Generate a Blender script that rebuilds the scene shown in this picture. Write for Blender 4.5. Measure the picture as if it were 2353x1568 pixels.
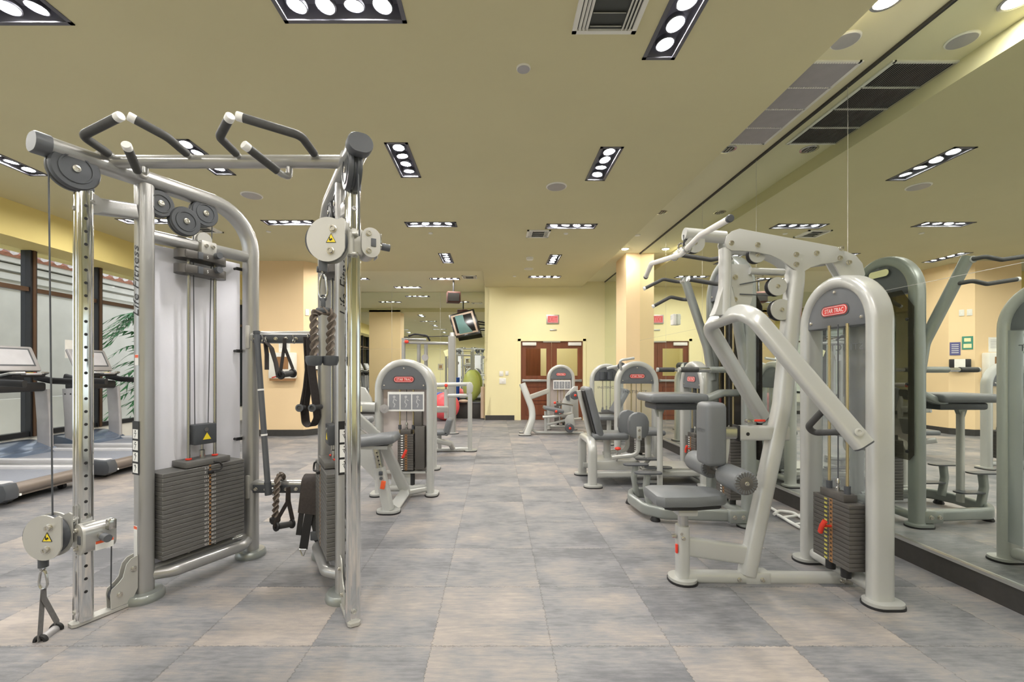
import bpy, bmesh, math, random
from mathutils import Vector, Matrix
V = Vector
random.seed(7)
for o in list(bpy.data.objects):
    bpy.data.objects.remove(o)
sc = bpy.context.scene
COL = sc.collection

# ---------------------------------------------------------------- camera
# The photograph is a level one-point perspective: focal length 1010 px, vanishing point (1140, 850), eye height 1.3 m.
F, CX, CY, EYE = 1010.0, 1140.0, 850.0, 1.3
cam = bpy.data.cameras.new('camera')
cam.sensor_width = 36.0
cam.lens = 36.0 * F / 2353.0
cam.shift_x = (1176.5 - CX) / 2353.0
cam.shift_y = (CY - 784.0) / 2353.0
cam.clip_start = 0.05
cam.clip_end = 200
cam_ob = bpy.data.objects.new('camera', cam)
COL.objects.link(cam_ob)
cam_ob.location = (0, 0, EYE)
cam_ob.rotation_euler = (math.pi / 2, 0, 0)
sc.camera = cam_ob

# ---------------------------------------------------------------- world, exposure
LAMP = 215.0
w = bpy.data.worlds.new('daylight')
sc.world = w
w.use_nodes = True
nt = w.node_tree
nt.nodes.clear()
wo = nt.nodes.new('ShaderNodeOutputWorld')
wb = nt.nodes.new('ShaderNodeBackground')
wb.inputs['Color'].default_value = (0.92, 0.96, 1.0, 1)
wb.inputs['Strength'].default_value = 1.15
nt.links.new(wb.outputs[0], wo.inputs[0])
sc.view_settings.view_transform = 'Standard'
sc.view_settings.look = 'None'
sc.view_settings.gamma = 1
sc.view_settings.use_curve_mapping = False
sc.view_settings.exposure = 0.85
try:
    sc.cycles.max_bounces = 9
    sc.cycles.diffuse_bounces = 4
    sc.cycles.glossy_bounces = 5
    sc.cycles.transparent_max_bounces = 12
    sc.cycles.sample_clamp_indirect = 4.0
    sc.cycles.sample_clamp_direct = 0.0
    sc.cycles.blur_glossy = 0.6
except Exception:
    pass


# ---------------------------------------------------------------- pixel -> place
def at(x, y, d):
    return V(((x - CX) * d / F, d, EYE + (CY - y) * d / F))


def on_z(x, y, z=0.0):
    return at(x, y, F * (z - EYE) / (CY - y))


# ---------------------------------------------------------------- materials
def lin(c):
    return tuple(((v / 255) / 12.92 if v / 255 <= .04045 else ((v / 255 + .055) / 1.055) ** 2.4) for v in c)


M = {}


def mat(name, rgb, rough=.5, metal=0.0, var=.05, scale=9.0, bump=0.0, coat=0.0, stretch=(1, 1, 1), spec=.5):
    m = bpy.data.materials.new(name)
    m.use_nodes = True
    t = m.node_tree
    b = t.nodes['Principled BSDF']
    c = lin(rgb)
    tc = t.nodes.new('ShaderNodeTexCoord')
    mp = t.nodes.new('ShaderNodeMapping')
    mp.inputs['Scale'].default_value = stretch
    no = t.nodes.new('ShaderNodeTexNoise')
    no.inputs['Scale'].default_value = scale
    no.inputs['Detail'].default_value = 4
    rp = t.nodes.new('ShaderNodeValToRGB')
    rp.color_ramp.elements[0].position = .3
    rp.color_ramp.elements[1].position = .7
    rp.color_ramp.elements[0].color = tuple(max(0, v * (1 - var)) for v in c) + (1,)
    rp.color_ramp.elements[1].color = tuple(min(1, v * (1 + var)) for v in c) + (1,)
    t.links.new(tc.outputs['Object'], mp.inputs['Vector'])
    t.links.new(mp.outputs['Vector'], no.inputs['Vector'])
    t.links.new(no.outputs['Fac'], rp.inputs['Fac'])
    t.links.new(rp.outputs['Color'], b.inputs['Base Color'])
    b.inputs['Roughness'].default_value = rough
    b.inputs['Metallic'].default_value = metal
    b.inputs['Specular IOR Level'].default_value = spec
    b.inputs['Coat Weight'].default_value = coat
    b.inputs['Coat Roughness'].default_value = .12
    if bump:
        bp = t.nodes.new('ShaderNodeBump')
        bp.inputs['Strength'].default_value = bump
        bp.inputs['Distance'].default_value = .004
        n2 = t.nodes.new('ShaderNodeTexNoise')
        n2.inputs['Scale'].default_value = scale * 12
        t.links.new(mp.outputs['Vector'], n2.inputs['Vector'])
        t.links.new(n2.outputs['Fac'], bp.inputs['Height'])
        t.links.new(bp.outputs['Normal'], b.inputs['Normal'])
    M[name] = m
    return m


def emit(name, rgb, strength):
    m = bpy.data.materials.new(name)
    m.use_nodes = True
    t = m.node_tree
    t.nodes.clear()
    o = t.nodes.new('ShaderNodeOutputMaterial')
    e = t.nodes.new('ShaderNodeEmission')
    e.inputs['Color'].default_value = tuple(rgb) + (1,)
    e.inputs['Strength'].default_value = strength
    t.links.new(e.outputs[0], o.inputs[0])
    M[name] = m


def clear(name, tint, gloss, rough=.04, haze=None, hz=0.0):
    """thin clear sheet: see-through with a reflection on top; haze adds a share of milky diffuse"""
    m = bpy.data.materials.new(name)
    m.use_nodes = True
    t = m.node_tree
    t.nodes.clear()
    o = t.nodes.new('ShaderNodeOutputMaterial')
    tr = t.nodes.new('ShaderNodeBsdfTransparent')
    tr.inputs['Color'].default_value = tuple(tint) + (1,)
    gl = t.nodes.new('ShaderNodeBsdfGlossy')
    gl.inputs['Roughness'].default_value = rough
    mx = t.nodes.new('ShaderNodeMixShader')
    fr = t.nodes.new('ShaderNodeLayerWeight')
    fr.inputs['Blend'].default_value = gloss
    t.links.new(fr.outputs['Fresnel'], mx.inputs[0])
    if haze:
        df = t.nodes.new('ShaderNodeBsdfDiffuse')
        df.inputs['Color'].default_value = tuple(haze) + (1,)
        m2 = t.nodes.new('ShaderNodeMixShader')
        m2.inputs[0].default_value = hz
        t.links.new(tr.outputs[0], m2.inputs[1])
        t.links.new(df.outputs[0], m2.inputs[2])
        t.links.new(m2.outputs[0], mx.inputs[1])
    else:
        t.links.new(tr.outputs[0], mx.inputs[1])
    t.links.new(gl.outputs[0], mx.inputs[2])
    t.links.new(mx.outputs[0], o.inputs[0])
    M[name] = m


def floor_mat():
    m = bpy.data.materials.new('rubber_tiles')
    m.use_nodes = True
    t = m.node_tree
    N, L = t.nodes, t.links
    b = N['Principled BSDF']
    geo = N.new('ShaderNodeNewGeometry')
    sep = N.new('ShaderNodeSeparateXYZ')
    L.new(geo.outputs['Position'], sep.inputs[0])

    def mth(op, a, bb=None):
        n = N.new('ShaderNodeMath')
        n.operation = op
        for i, v in enumerate((a, bb)):
            if v is None:
                continue
            if isinstance(v, (int, float)):
                n.inputs[i].default_value = v
            else:
                L.new(v, n.inputs[i])
        return n.outputs[0]
    wob = N.new('ShaderNodeTexNoise')
    wob.inputs['Scale'].default_value = 60
    L.new(geo.outputs['Position'], wob.inputs['Vector'])
    wv = mth('MULTIPLY', mth('SUBTRACT', wob.outputs['Fac'], .5), .03)
    T = .565
    fx = mth('DIVIDE', mth('ADD', mth('ADD', sep.outputs[0], 8.214), wv), T)
    fy = mth('DIVIDE', mth('ADD', mth('SUBTRACT', sep.outputs[1], -6.974), wv), T)
    ix, iy = mth('FLOOR', fx), mth('FLOOR', fy)
    cmb = N.new('ShaderNodeCombineXYZ')
    L.new(ix, cmb.inputs[0])
    L.new(iy, cmb.inputs[1])
    wn = N.new('ShaderNodeTexWhiteNoise')
    wn.noise_dimensions = '3D'
    L.new(cmb.outputs[0], wn.inputs['Vector'])
    mp = N.new('ShaderNodeMapping')
    mp.inputs['Scale'].default_value = (1.0, 1.6, 1)
    off = N.new('ShaderNodeVectorMath')
    off.operation = 'MULTIPLY_ADD'
    L.new(wn.outputs['Color'], off.inputs[0])
    off.inputs[1].default_value = (9, 9, 9)
    L.new(geo.outputs['Position'], off.inputs[2])
    L.new(off.outputs[0], mp.inputs['Vector'])
    n1 = N.new('ShaderNodeTexNoise')
    n1.inputs['Scale'].default_value = 1.9
    n1.inputs['Detail'].default_value = 4
    n1.inputs['Roughness'].default_value = .62
    L.new(mp.outputs[0], n1.inputs['Vector'])
    n2 = N.new('ShaderNodeTexNoise')
    n2.inputs['Scale'].default_value = 16
    n2.inputs['Detail'].default_value = 5
    n2.inputs['Roughness'].default_value = .7
    mp2 = N.new('ShaderNodeMapping')
    mp2.inputs['Scale'].default_value = (.5, 3.2, 1)
    L.new(geo.outputs['Position'], mp2.inputs['Vector'])
    L.new(mp2.outputs[0], n2.inputs['Vector'])
    v = mth('ADD', mth('MULTIPLY', wn.outputs['Value'], .25), mth('MULTIPLY', n1.outputs['Fac'], 1.30))
    v = mth('ADD', mth('SUBTRACT', v, .14), mth('MULTIPLY', mth('SUBTRACT', n2.outputs['Fac'], .5), .75))
    rp = N.new('ShaderNodeValToRGB')
    e = rp.color_ramp.elements
    e[0].position, e[0].color = .36, lin((100, 101, 105)) + (1,)
    e[1].position, e[1].color = .96, lin((162, 153, 146)) + (1,)
    e2 = rp.color_ramp.elements.new(.6)
    e2.color = lin((126, 126, 129)) + (1,)
    e3 = rp.color_ramp.elements.new(.78)
    e3.color = lin((145, 139, 136)) + (1,)
    L.new(v, rp.inputs[0])
    # interlocking seams
    gx = mth('ABSOLUTE', mth('SUBTRACT', mth('FRACT', fx), .5))
    gy = mth('ABSOLUTE', mth('SUBTRACT', mth('FRACT', fy), .5))
    seam = mth('GREATER_THAN', mth('MAXIMUM', gx, gy), .4955)
    mix = N.new('ShaderNodeMix')
    mix.data_type = 'RGBA'
    mix.blend_type = 'MULTIPLY'
    L.new(mth('MULTIPLY', seam, .55), mix.inputs[0])
    L.new(rp.outputs[0], mix.inputs[6])
    mix.inputs[7].default_value = (.45, .43, .42, 1)
    L.new(mix.outputs[2], b.inputs['Base Color'])
    b.inputs['Roughness'].default_value = .52
    b.inputs['Specular IOR Level'].default_value = .35
    bp = N.new('ShaderNodeBump')
    bp.inputs['Strength'].default_value = .25
    bp.inputs['Distance'].default_value = .003
    n3 = N.new('ShaderNodeTexNoise')
    n3.inputs['Scale'].default_value = 120
    L.new(geo.outputs['Position'], n3.inputs['Vector'])
    L.new(n3.outputs['Fac'], bp.inputs['Height'])
    L.new(bp.outputs[0], b.inputs['Normal'])
    M['rubber_tiles'] = m


floor_mat()
mat('ceiling_paint', (210, 202, 162), .8, var=.02, scale=1.2, bump=.05)
mat('strip_paint', (224, 218, 184), .8, var=.02, scale=1.2)
mat('wall_yellow', (240, 230, 182), .75, var=.015, scale=1.5, bump=.05)
mat('wall_orange', (240, 212, 168), .75, var=.015, scale=1.5, bump=.05)
mat('bulkhead_yellow', (228, 210, 138), .75, var=.015, scale=1.5)
mat('white_paint', (232, 230, 222), .5, var=.02)
mat('base_black', (58, 56, 54), .6, var=.1, scale=30)
mat('trim_metal', (200, 200, 198), .3, .8)
mat('window_frame', (40, 42, 46), .4, .2)
mat('window_bronze', (92, 70, 54), .4, .3)
mat('lf_silver', (172, 172, 171), .30, .55, var=.03, scale=3, coat=.3)
mat('star_silver', (190, 191, 188), .32, .25, var=.02, scale=3, coat=.4)
mat('pewter', (146, 151, 148), .32, .35, var=.03, scale=3, coat=.4)
mat('plate_silver', (190, 189, 184), .4, .4, var=.02)
mat('chrome', (225, 226, 226), .1, 1.0, var=.01)
mat('steel', (190, 190, 188), .22, 1.0, var=.02)
mat('bolt_steel', (204, 201, 193), .25, .9, var=.02)
mat('brass_rod', (205, 190, 150), .22, .9, var=.02)
mat('dark_plastic', (72, 75, 80), .42, var=.05)
mat('cap_grey', (88, 91, 96), .45, var=.06)
mat('head_grey', (104, 107, 111), .45, .1, var=.05)
mat('black', (34, 34, 36), .5, var=.1)
mat('black_gloss', (24, 25, 27), .2, var=.05)
mat('grip_rubber', (70, 70, 70), .65, var=.08, scale=40)
mat('strap', (62, 56, 54), .85, var=.15, scale=60, bump=.3)
mat('strap_grey', (112, 110, 110), .8, var=.12, scale=60, bump=.3)
mat('rope', (122, 112, 104), .9, var=.2, scale=60, bump=.4)
mat('plate_iron', (108, 107, 105), .5, .25, var=.06, scale=12)
mat('plate_dark', (92, 89, 86), .45, .2, var=.06, scale=12)
mat('vinyl', (108, 111, 114), .4, var=.04, bump=.08)
mat('vinyl_light', (134, 137, 140), .4, var=.04, bump=.08)
mat('panel_white', (232, 232, 240), .45, var=.015, scale=2)
mat('red', (226, 62, 44), .4)
mat('logo_red', (206, 62, 58), .4)
mat('orange', (235, 96, 50), .4)
mat('yellow', (240, 216, 50), .45)
mat('tick_yellow', (196, 188, 92), .6)
mat('yellow_pale', (236, 230, 180), .6)
mat('white_label', (236, 236, 234), .55)
mat('grey_label', (140, 142, 148), .6)
mat('ink', (30, 30, 32), .5)
mat('paper', (238, 236, 230), .7)
mat('door_wood', (118, 66, 42), .35, var=.16, scale=3, stretch=(6, 6, .5), coat=.3)
mat('door_line', (88, 40, 28), .4)
mat('hood_blue', (98, 112, 132), .25, .3, coat=.5)
mat('belt', (128, 132, 142), .6, var=.05, scale=50)
mat('roller_brown', (128, 118, 110), .4, .3)
mat('screen_grey', (188, 188, 192), .35)
mat('ball_green', (166, 178, 96), .4)
mat('ball_red', (232, 92, 100), .4)
mat('ball_blue', (40, 88, 200), .4)
mat('speaker_brown', (84, 50, 42), .6)
mat('tv_screen', (104, 140, 138), .25)
mat('tv_pink', (196, 174, 156), .3)
mat('stucco', (204, 202, 196), .85, var=.06, scale=2.5)
mat('roof_tile', (176, 120, 98), .7, var=.25, scale=14)
mat('roof_pale', (228, 220, 222), .6, var=.1, scale=20)
mat('paving', (226, 226, 220), .8, var=.1, scale=6)
mat('leaf', (50, 112, 62), .5, var=.35, scale=6)
mat('trunk', (110, 98, 84), .8, var=.2)
mat('grille', (172, 170, 172), .4, .3)
mat('grille_dark', (70, 72, 70), .6)
mat('recess_dark', (150, 150, 160), .6)
mat('lamp_frame', (104, 104, 112), .5, .3)
mat('socket_dark', (60, 58, 56), .5)
mat('kraft', (196, 186, 168), .8)
mat('mat_tan', (190, 170, 150), .8)
mat('poster_green', (70, 140, 120), .6)
mat('poster_purple', (92, 92, 140), .6)
mat('photo_brown', (150, 110, 70), .6)
emit('lamp_glow', (1.0, .965, .92), LAMP)
emit('exit_glow', (1.0, .30, .28), .5)
emit('hall_lamp', (1.0, .95, .85), 22.0)
emit('screen_glow', (.55, .65, 1.0), .8)
clear('window_glass', (.96, .97, .97), .10)
clear('shroud', (.90, .92, .93), .14, .06, (.72, .74, .76), .16)
clear('shroud_rose', (.86, .84, .84), .12, .1, (.80, .73, .71), .62)
clear('shroud_smoke', (.50, .49, .45), .2, .06, (.14, .13, .11), .18)
clear('acrylic', (.95, .97, .98), .16, .05, (.8, .82, .85), .06)
mm = bpy.data.materials.new('mirror_glass')
mm.use_nodes = True
_t = mm.node_tree
_t.nodes.clear()
_o = _t.nodes.new('ShaderNodeOutputMaterial')
_g = _t.nodes.new('ShaderNodeBsdfGlossy')
_g.inputs['Color'].default_value = (.86, .90, .84, 1)
_g.inputs['Roughness'].default_value = 0
_t.links.new(_g.outputs[0], _o.inputs[0])
M['mirror_glass'] = mm

# ---------------------------------------------------------------- mesh building
OFF = {}


def rrect(a, b, r, n=4):
    """rounded rectangle, full widths a x b"""
    r = min(r, a / 2 - 1e-5, b / 2 - 1e-5)
    out = []
    for cx, cy, a0 in ((a / 2 - r, b / 2 - r, 0), (-a / 2 + r, b / 2 - r, 90), (-a / 2 + r, -b / 2 + r, 180), (a / 2 - r, -b / 2 + r, 270)):
        for i in range(n + 1):
            t = math.radians(a0 + 90 * i / n)
            out.append((cx + r * math.cos(t), cy + r * math.sin(t)))
    return out


def circ(r, n=14, ry=None):
    return [(r * math.cos(2 * math.pi * i / n), (ry or r) * math.sin(2 * math.pi * i / n)) for i in range(n)]


def fillet(pts, r, n=6):
    pts = [V(p) for p in pts]
    rs = r if isinstance(r, (list, tuple)) else [r] * len(pts)
    out = [pts[0]]
    for i in range(1, len(pts) - 1):
        a, b, c = pts[i - 1], pts[i], pts[i + 1]
        d1, d2 = (a - b), (c - b)
        l1, l2 = d1.length, d2.length
        d1.normalize()
        d2.normalize()
        ang = d1.angle(d2, 0)
        if ang > math.pi - .03 or rs[i] <= 0:
            out.append(b)
            continue
        tl = min(rs[i] / math.tan(ang / 2), l1 * .49, l2 * .49)
        rr = tl * math.tan(ang / 2)
        p1, p2 = b + d1 * tl, b + d2 * tl
        bis = (d1 + d2).normalized()
        cen = b + bis * (rr / math.sin(ang / 2))
        e1, e2 = p1 - cen, p2 - cen
        tot = e1.angle(e2, 0)
        for k in range(n + 1):
            f = k / n
            if tot < 1e-4:
                out.append(p1.lerp(p2, f))
            else:
                out.append(cen + (e1 * math.sin((1 - f) * tot) + e2 * math.sin(f * tot)) / math.sin(tot))
    out.append(pts[-1])
    res = [out[0]]
    for p in out[1:]:
        if (p - res[-1]).length > 1e-5:
            res.append(p)
    return res


class MB:
    def __init__(s, parent=None, T=None):
        s.bm = bmesh.new()
        s.parent = parent
        s.o = V((0, 0, 0))
        p = parent
        while p is not None:
            if p.name in OFF:
                s.o = OFF[p.name]
                break
            p = p.parent
        s.T = T

    def v(s, p):
        p = V(p)
        if s.T is not None:
            p = s.T @ p
        return s.bm.verts.new(p)

    def face(s, vs):
        try:
            return s.bm.faces.new(vs)
        except ValueError:
            return None

    def quad(s, a, b, c, d):
        s.face([s.v(p) for p in (a, b, c, d)])
        return s

    def box(s, c, size, ax=None, bev=0.0, seg=2):
        c = V(c)
        ax = ax or (V((1, 0, 0)), V((0, 1, 0)), V((0, 0, 1)))
        h = [V(a) * (size[i] / 2) for i, a in enumerate(ax)]
        vs = [s.v(c + h[0] * i + h[1] * j + h[2] * k) for i in (-1, 1) for j in (-1, 1) for k in (-1, 1)]
        fs = [s.face([vs[i] for i in q]) for q in ((0, 1, 3, 2), (4, 6, 7, 5), (0, 4, 5, 1), (2, 3, 7, 6), (0, 2, 6, 4), (1, 5, 7, 3))]
        if bev > 0:
            es = {e for f in fs for e in f.edges}
            bmesh.ops.bevel(s.bm, geom=list(es), offset=min(bev, min(size) * .49), segments=seg, affect='EDGES', profile=.5)
        return s

    def box2(s, a, b, bev=0.0):
        return s.box([(a[i] + b[i]) / 2 for i in range(3)], [abs(b[i] - a[i]) for i in range(3)], bev=bev)

    def sweep(s, pts, prof, ref=None, cap=True, twist=0.0, scale=None, closed=False):
        pts = [V(p) for p in pts]
        n = len(pts)
        rings = []
        side = None
        for i, p in enumerate(pts):
            if closed:
                t = (pts[(i + 1) % n] - pts[i - 1])
            else:
                t = (pts[min(i + 1, n - 1)] - pts[max(i - 1, 0)])
            t.normalize()
            if ref is not None:
                r = V(ref)
                a = r - t * r.dot(t)
                if a.length < 1e-4:
                    a = t.orthogonal()
            elif side is None:
                a = V((0, 0, 1)) - t * t.z
                if a.length < .05:
                    a = V((1, 0, 0)) - t * t.x
            else:
                a = side - t * side.dot(t)
            a.normalize()
            side = a
            b = t.cross(a)
            tw = twist * i
            ca, sa = math.cos(tw), math.sin(tw)
            k = scale[i] if scale else 1.0
            rings.append([s.v(p + a * ((x * ca - y * sa) * k) + b * ((x * sa + y * ca) * k)) for x, y in prof])
        m = len(prof)
        for i in range(n if closed else n - 1):
            r0, r1 = rings[i], rings[(i + 1) % n]
            for j in range(m):
                s.face([r0[j], r0[(j + 1) % m], r1[(j + 1) % m], r1[j]])
        if cap and not closed:
            s.face(list(reversed(rings[0])))
            s.face(rings[-1])
        return s

    def tube(s, pts, r, fil=0.0, seg=12, ref=None, n=6):
        if fil:
            pts = fillet(pts, fil, n)
        return s.sweep(pts, circ(r, seg), ref)

    def cyl(s, a, b, r, r2=None, seg=18):
        a, b = V(a), V(b)
        return s.sweep([a, b], circ(1, seg), scale=[r, r if r2 is None else r2])

    def lathe(s, c, axis, prof, seg=24):
        """prof: (radius, height along axis)"""
        c, ax = V(c), V(axis).normalized()
        u = ax.orthogonal().normalized()
        w2 = ax.cross(u)
        rings = []
        for r, h in prof:
            if r < 1e-6:
                rings.append([s.v(c + ax * h)])
            else:
                rings.append([s.v(c + ax * h + (u * math.cos(2 * math.pi * i / seg) + w2 * math.sin(2 * math.pi * i / seg)) * r) for i in range(seg)])
        for a, b in zip(rings, rings[1:]):
            for i in range(seg):
                j = (i + 1) % seg
                if len(a) == 1 and len(b) == 1:
                    continue
                if len(a) == 1:
                    s.face([a[0], b[j], b[i]])
                elif len(b) == 1:
                    s.face([a[i], a[j], b[0]])
                else:
                    s.face([a[i], a[j], b[j], b[i]])
        if len(rings[0]) > 1:
            s.face(list(reversed(rings[0])))
        if len(rings[-1]) > 1:
            s.face(rings[-1])
        return s

    def prism(s, pts, vec, bev=0.0):
        a = [s.v(p) for p in pts]
        b = [s.v(V(p) + V(vec)) for p in pts]
        n = len(a)
        f0 = s.face(list(reversed(a)))
        f1 = s.face(b)
        for i in range(n):
            s.face([a[i], a[(i + 1) % n], b[(i + 1) % n], b[i]])
        if bev:
            es = set(f1.edges) | set(f0.edges)
            bmesh.ops.bevel(s.bm, geom=list(es), offset=bev, segments=2, affect='EDGES', profile=.5)
        return s

    def torus(s, c, axis, R, r, seg=24, k=8):
        ax = V(axis).normalized()
        u = ax.orthogonal().normalized()
        w2 = ax.cross(u)
        c = V(c)
        pts = [c + (u * math.cos(2 * math.pi * i / seg) + w2 * math.sin(2 * math.pi * i / seg)) * R for i in range(seg)]
        return s.sweep(pts, circ(r, k), ref=ax, closed=True)

    def ball(s, c, r, sc3=(1, 1, 1), seg=20):
        res = bmesh.ops.create_uvsphere(s.bm, u_segments=seg, v_segments=seg // 2 + 2, radius=r)
        for q in res['verts']:
            p = V((q.co.x * sc3[0], q.co.y * sc3[1], q.co.z * sc3[2])) + V(c)
            q.co = s.T @ p if s.T is not None else p
        return s

    def build(s, name, m, parent='same', angle=38, recalc=True):
        if parent == 'same':
            parent = s.parent
        if recalc:
            bmesh.ops.recalc_face_normals(s.bm, faces=s.bm.faces[:])
        if name.endswith(('_bolts', '_holes')) and parent is not None:      # every bolt or hole is a part of its own
            left = set(s.bm.verts)
            islands = []
            while left:
                st = [left.pop()]
                isl = [st[0]]
                while st:
                    for e in st.pop().link_edges:
                        for q in e.verts:
                            if q in left:
                                left.remove(q)
                                st.append(q)
                                isl.append(q)
                islands.append(isl)
            if len(islands) > 1:
                for isl in islands:
                    k = MB(parent)
                    k.o = s.o
                    mp = {q: k.bm.verts.new(q.co) for q in isl}
                    for f in {f for q in isl for f in q.link_faces}:
                        k.bm.faces.new([mp[q] for q in f.verts])
                    first = k.build(name[:-1], m, parent, angle, recalc)
                s.bm.free()
                return first
        for q in s.bm.verts:
            q.co -= s.o
        me = bpy.data.meshes.new(name)
        s.bm.to_mesh(me)
        s.bm.free()
        me.polygons.foreach_set('use_smooth', [True] * len(me.polygons))
        me.set_sharp_from_angle(angle=math.radians(angle))
        me.materials.append(M[m])
        o = bpy.data.objects.new(name, me)
        COL.objects.link(o)
        if parent is not None:
            o.parent = parent
        return o


def thing(name, label, cat, loc=(0, 0, 0), group=None, local=False, rotz=0.0):
    o = bpy.data.objects.new(name, None)
    o.empty_display_size = .1
    COL.objects.link(o)
    o.location = loc
    o.rotation_euler = (0, 0, rotz)
    OFF[o.name] = V((0, 0, 0)) if local else V(loc)
    o['label'] = label
    o['category'] = cat
    if group:
        o['group'] = group
    return o


def single(mb, name, m, label, cat, loc, group=None):
    """a thing that is one mesh: verts were given in world coordinates"""
    mb.o = V(loc)
    o = mb.build(name, m, None)
    o.location = loc
    o['label'] = label
    o['category'] = cat
    if group:
        o['group'] = group
    return o


def struct(mb, name, m, parent=None):
    mb.o = V((0, 0, 0))
    o = mb.build(name, m, parent)
    if parent is None:
        o['kind'] = 'structure'
    return o


def copy_tree(o, parent=None):
    c = o.copy()
    COL.objects.link(c)
    if parent is not None:
        c.parent = parent
    for ch in list(o.children):
        copy_tree(ch, c)
    return c


def relabel(o, label, group=None):
    o['label'] = label
    if group:
        o['group'] = group
    return o


def text(s, name, m, parent, c, xdir, ydir, size, shear=0.0, th=.0012, width=None, T=None):
    """lettering as a thin mesh; c is the centre of the text, size its height"""
    cu = bpy.data.curves.new('lettering', 'FONT')
    cu.body = s
    cu.size = 1.0
    cu.align_x = 'CENTER'
    cu.align_y = 'CENTER'
    cu.shear = shear
    cu.resolution_u = 2
    ob = bpy.data.objects.new('lettering', cu)
    COL.objects.link(ob)
    dg = bpy.context.evaluated_depsgraph_get()
    me = bpy.data.meshes.new_from_object(ob.evaluated_get(dg))
    bpy.data.objects.remove(ob)
    xs = [q.co.x for q in me.vertices]
    ys = [q.co.y for q in me.vertices]
    x0, x1, y0, y1 = min(xs), max(xs), min(ys), max(ys)
    ky = size / (y1 - y0)
    kx = ky if width is None else width / (x1 - x0)
    mb = MB(parent, T)
    X, Y = V(xdir).normalized(), V(ydir).normalized()
    c = V(c)
    vs = [mb.v(c + X * ((q.co.x - (x0 + x1) / 2) * kx) + Y * ((q.co.y - (y0 + y1) / 2) * ky)) for q in me.vertices]
    for p in me.polygons:
        mb.face([vs[i] for i in p.vertices])
    bpy.data.meshes.remove(me)
    return mb.build(name, m, parent, recalc=False)

# ================================================================ the room
XM = 2.80          # mirror wall
ZC = 3.43          # main ceiling
ZS = 3.57          # raised side strip and alcove ceiling
DF, DA, DR = 11.32, 12.85, -4.0   # far wall, alcove back, rear wall
XW, XB = -6.60, -6.10             # window plane, bulkhead face

struct(MB().box2((-6.9, DR - .2, -.1), (3.0, DA + .2, 0)), 'floor', 'rubber_tiles')

# ceiling with real openings for the recessed lights: (x, depth, run, ceiling height)
LIGHTS = [
    (-2.97, 2.60, 'x', 'recessed four-lamp ceiling light cut off by the top left corner'),
    (-.92, 2.585, 'x', 'recessed four-lamp ceiling light just left of centre at the top edge'),
    (1.11, 2.64, 'y', 'recessed four-lamp ceiling light beside the near square air vent'),
    (-5.0, 4.45, 'y', 'recessed four-lamp ceiling light over the left window bulkhead, behind the big left pulley'),
    (-2.95, 4.43, 'y', 'recessed four-lamp ceiling light seen behind the pull-up bar'),
    (-.94, 4.49, 'y', 'recessed four-lamp ceiling light just right of the pull-up station end cap'),
    (1.11, 4.57, 'y', 'recessed four-lamp ceiling light right of the near round ceiling speaker'),
    (-5.0, 6.30, 'x', 'recessed four-lamp ceiling light glimpsed through the left cable frame'),
    (-2.98, 6.36, 'x', 'recessed four-lamp ceiling light left of the raised cable pulley'),
    (-.95, 6.44, 'x', 'recessed four-lamp ceiling light right of the raised cable pulley'),
    (1.11, 6.52, 'x', 'recessed four-lamp ceiling light above the middle air vent'),
    (-.95, 8.40, 'y', 'small far recessed light running lengthways, left of two'),
    (1.11, 8.50, 'y', 'small far recessed light running lengthways, near the smoke detector'),
    (1.11, 10.08, 'x', 'recessed four-lamp light closest to the double door wall'),
    (-2.95, 8.35, 'y', 'unseen recessed four-lamp ceiling light added for brightness behind the right cable tower'),  # hidden from view, added on the grid to light the room
]
REAR = [(-2.97, .6, 'y'), (-.94, .6, 'y'), (1.11, .6, 'y'), (-5.0, 2.4, 'x'), (-5.0, .6, 'y'),
        (-2.97, -1.5, 'x'), (-.94, -1.5, 'x'), (1.11, -1.5, 'x'), (-5.0, -1.5, 'x')]
ALC = [(-1.28, 10.97, 'x', 'alcove ceiling light just left of the far wall corner'),
       (-2.43, 12.1, 'x', 'alcove ceiling light closest to the far mirror'),
       (-3.55, 10.97, 'x', 'alcove ceiling light half hidden by the right cable tower')]
LL, LW = .74, .215


def holes_of(lst):
    out = []
    for q in lst:
        a, b = (LL / 2, LW / 2) if q[2] == 'x' else (LW / 2, LL / 2)
        out.append((q[0] - a, q[0] + a, q[1] - b, q[1] + b))
    return out


def pierced(mb, x0, x1, y0, y1, z, holes):
    xs = sorted({x0, x1} | {v for h in holes for v in h[:2] if x0 < v < x1})
    ys = sorted({y0, y1} | {v for h in holes for v in h[2:] if y0 < v < y1})
    for a, b in zip(xs, xs[1:]):
        for c, d in zip(ys, ys[1:]):
            mx, my = (a + b) / 2, (c + d) / 2
            if any(h[0] < mx < h[1] and h[2] < my < h[3] for h in holes):
                continue
            mb.quad((a, c, z), (b, c, z), (b, d, z), (a, d, z))
    return mb


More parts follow.
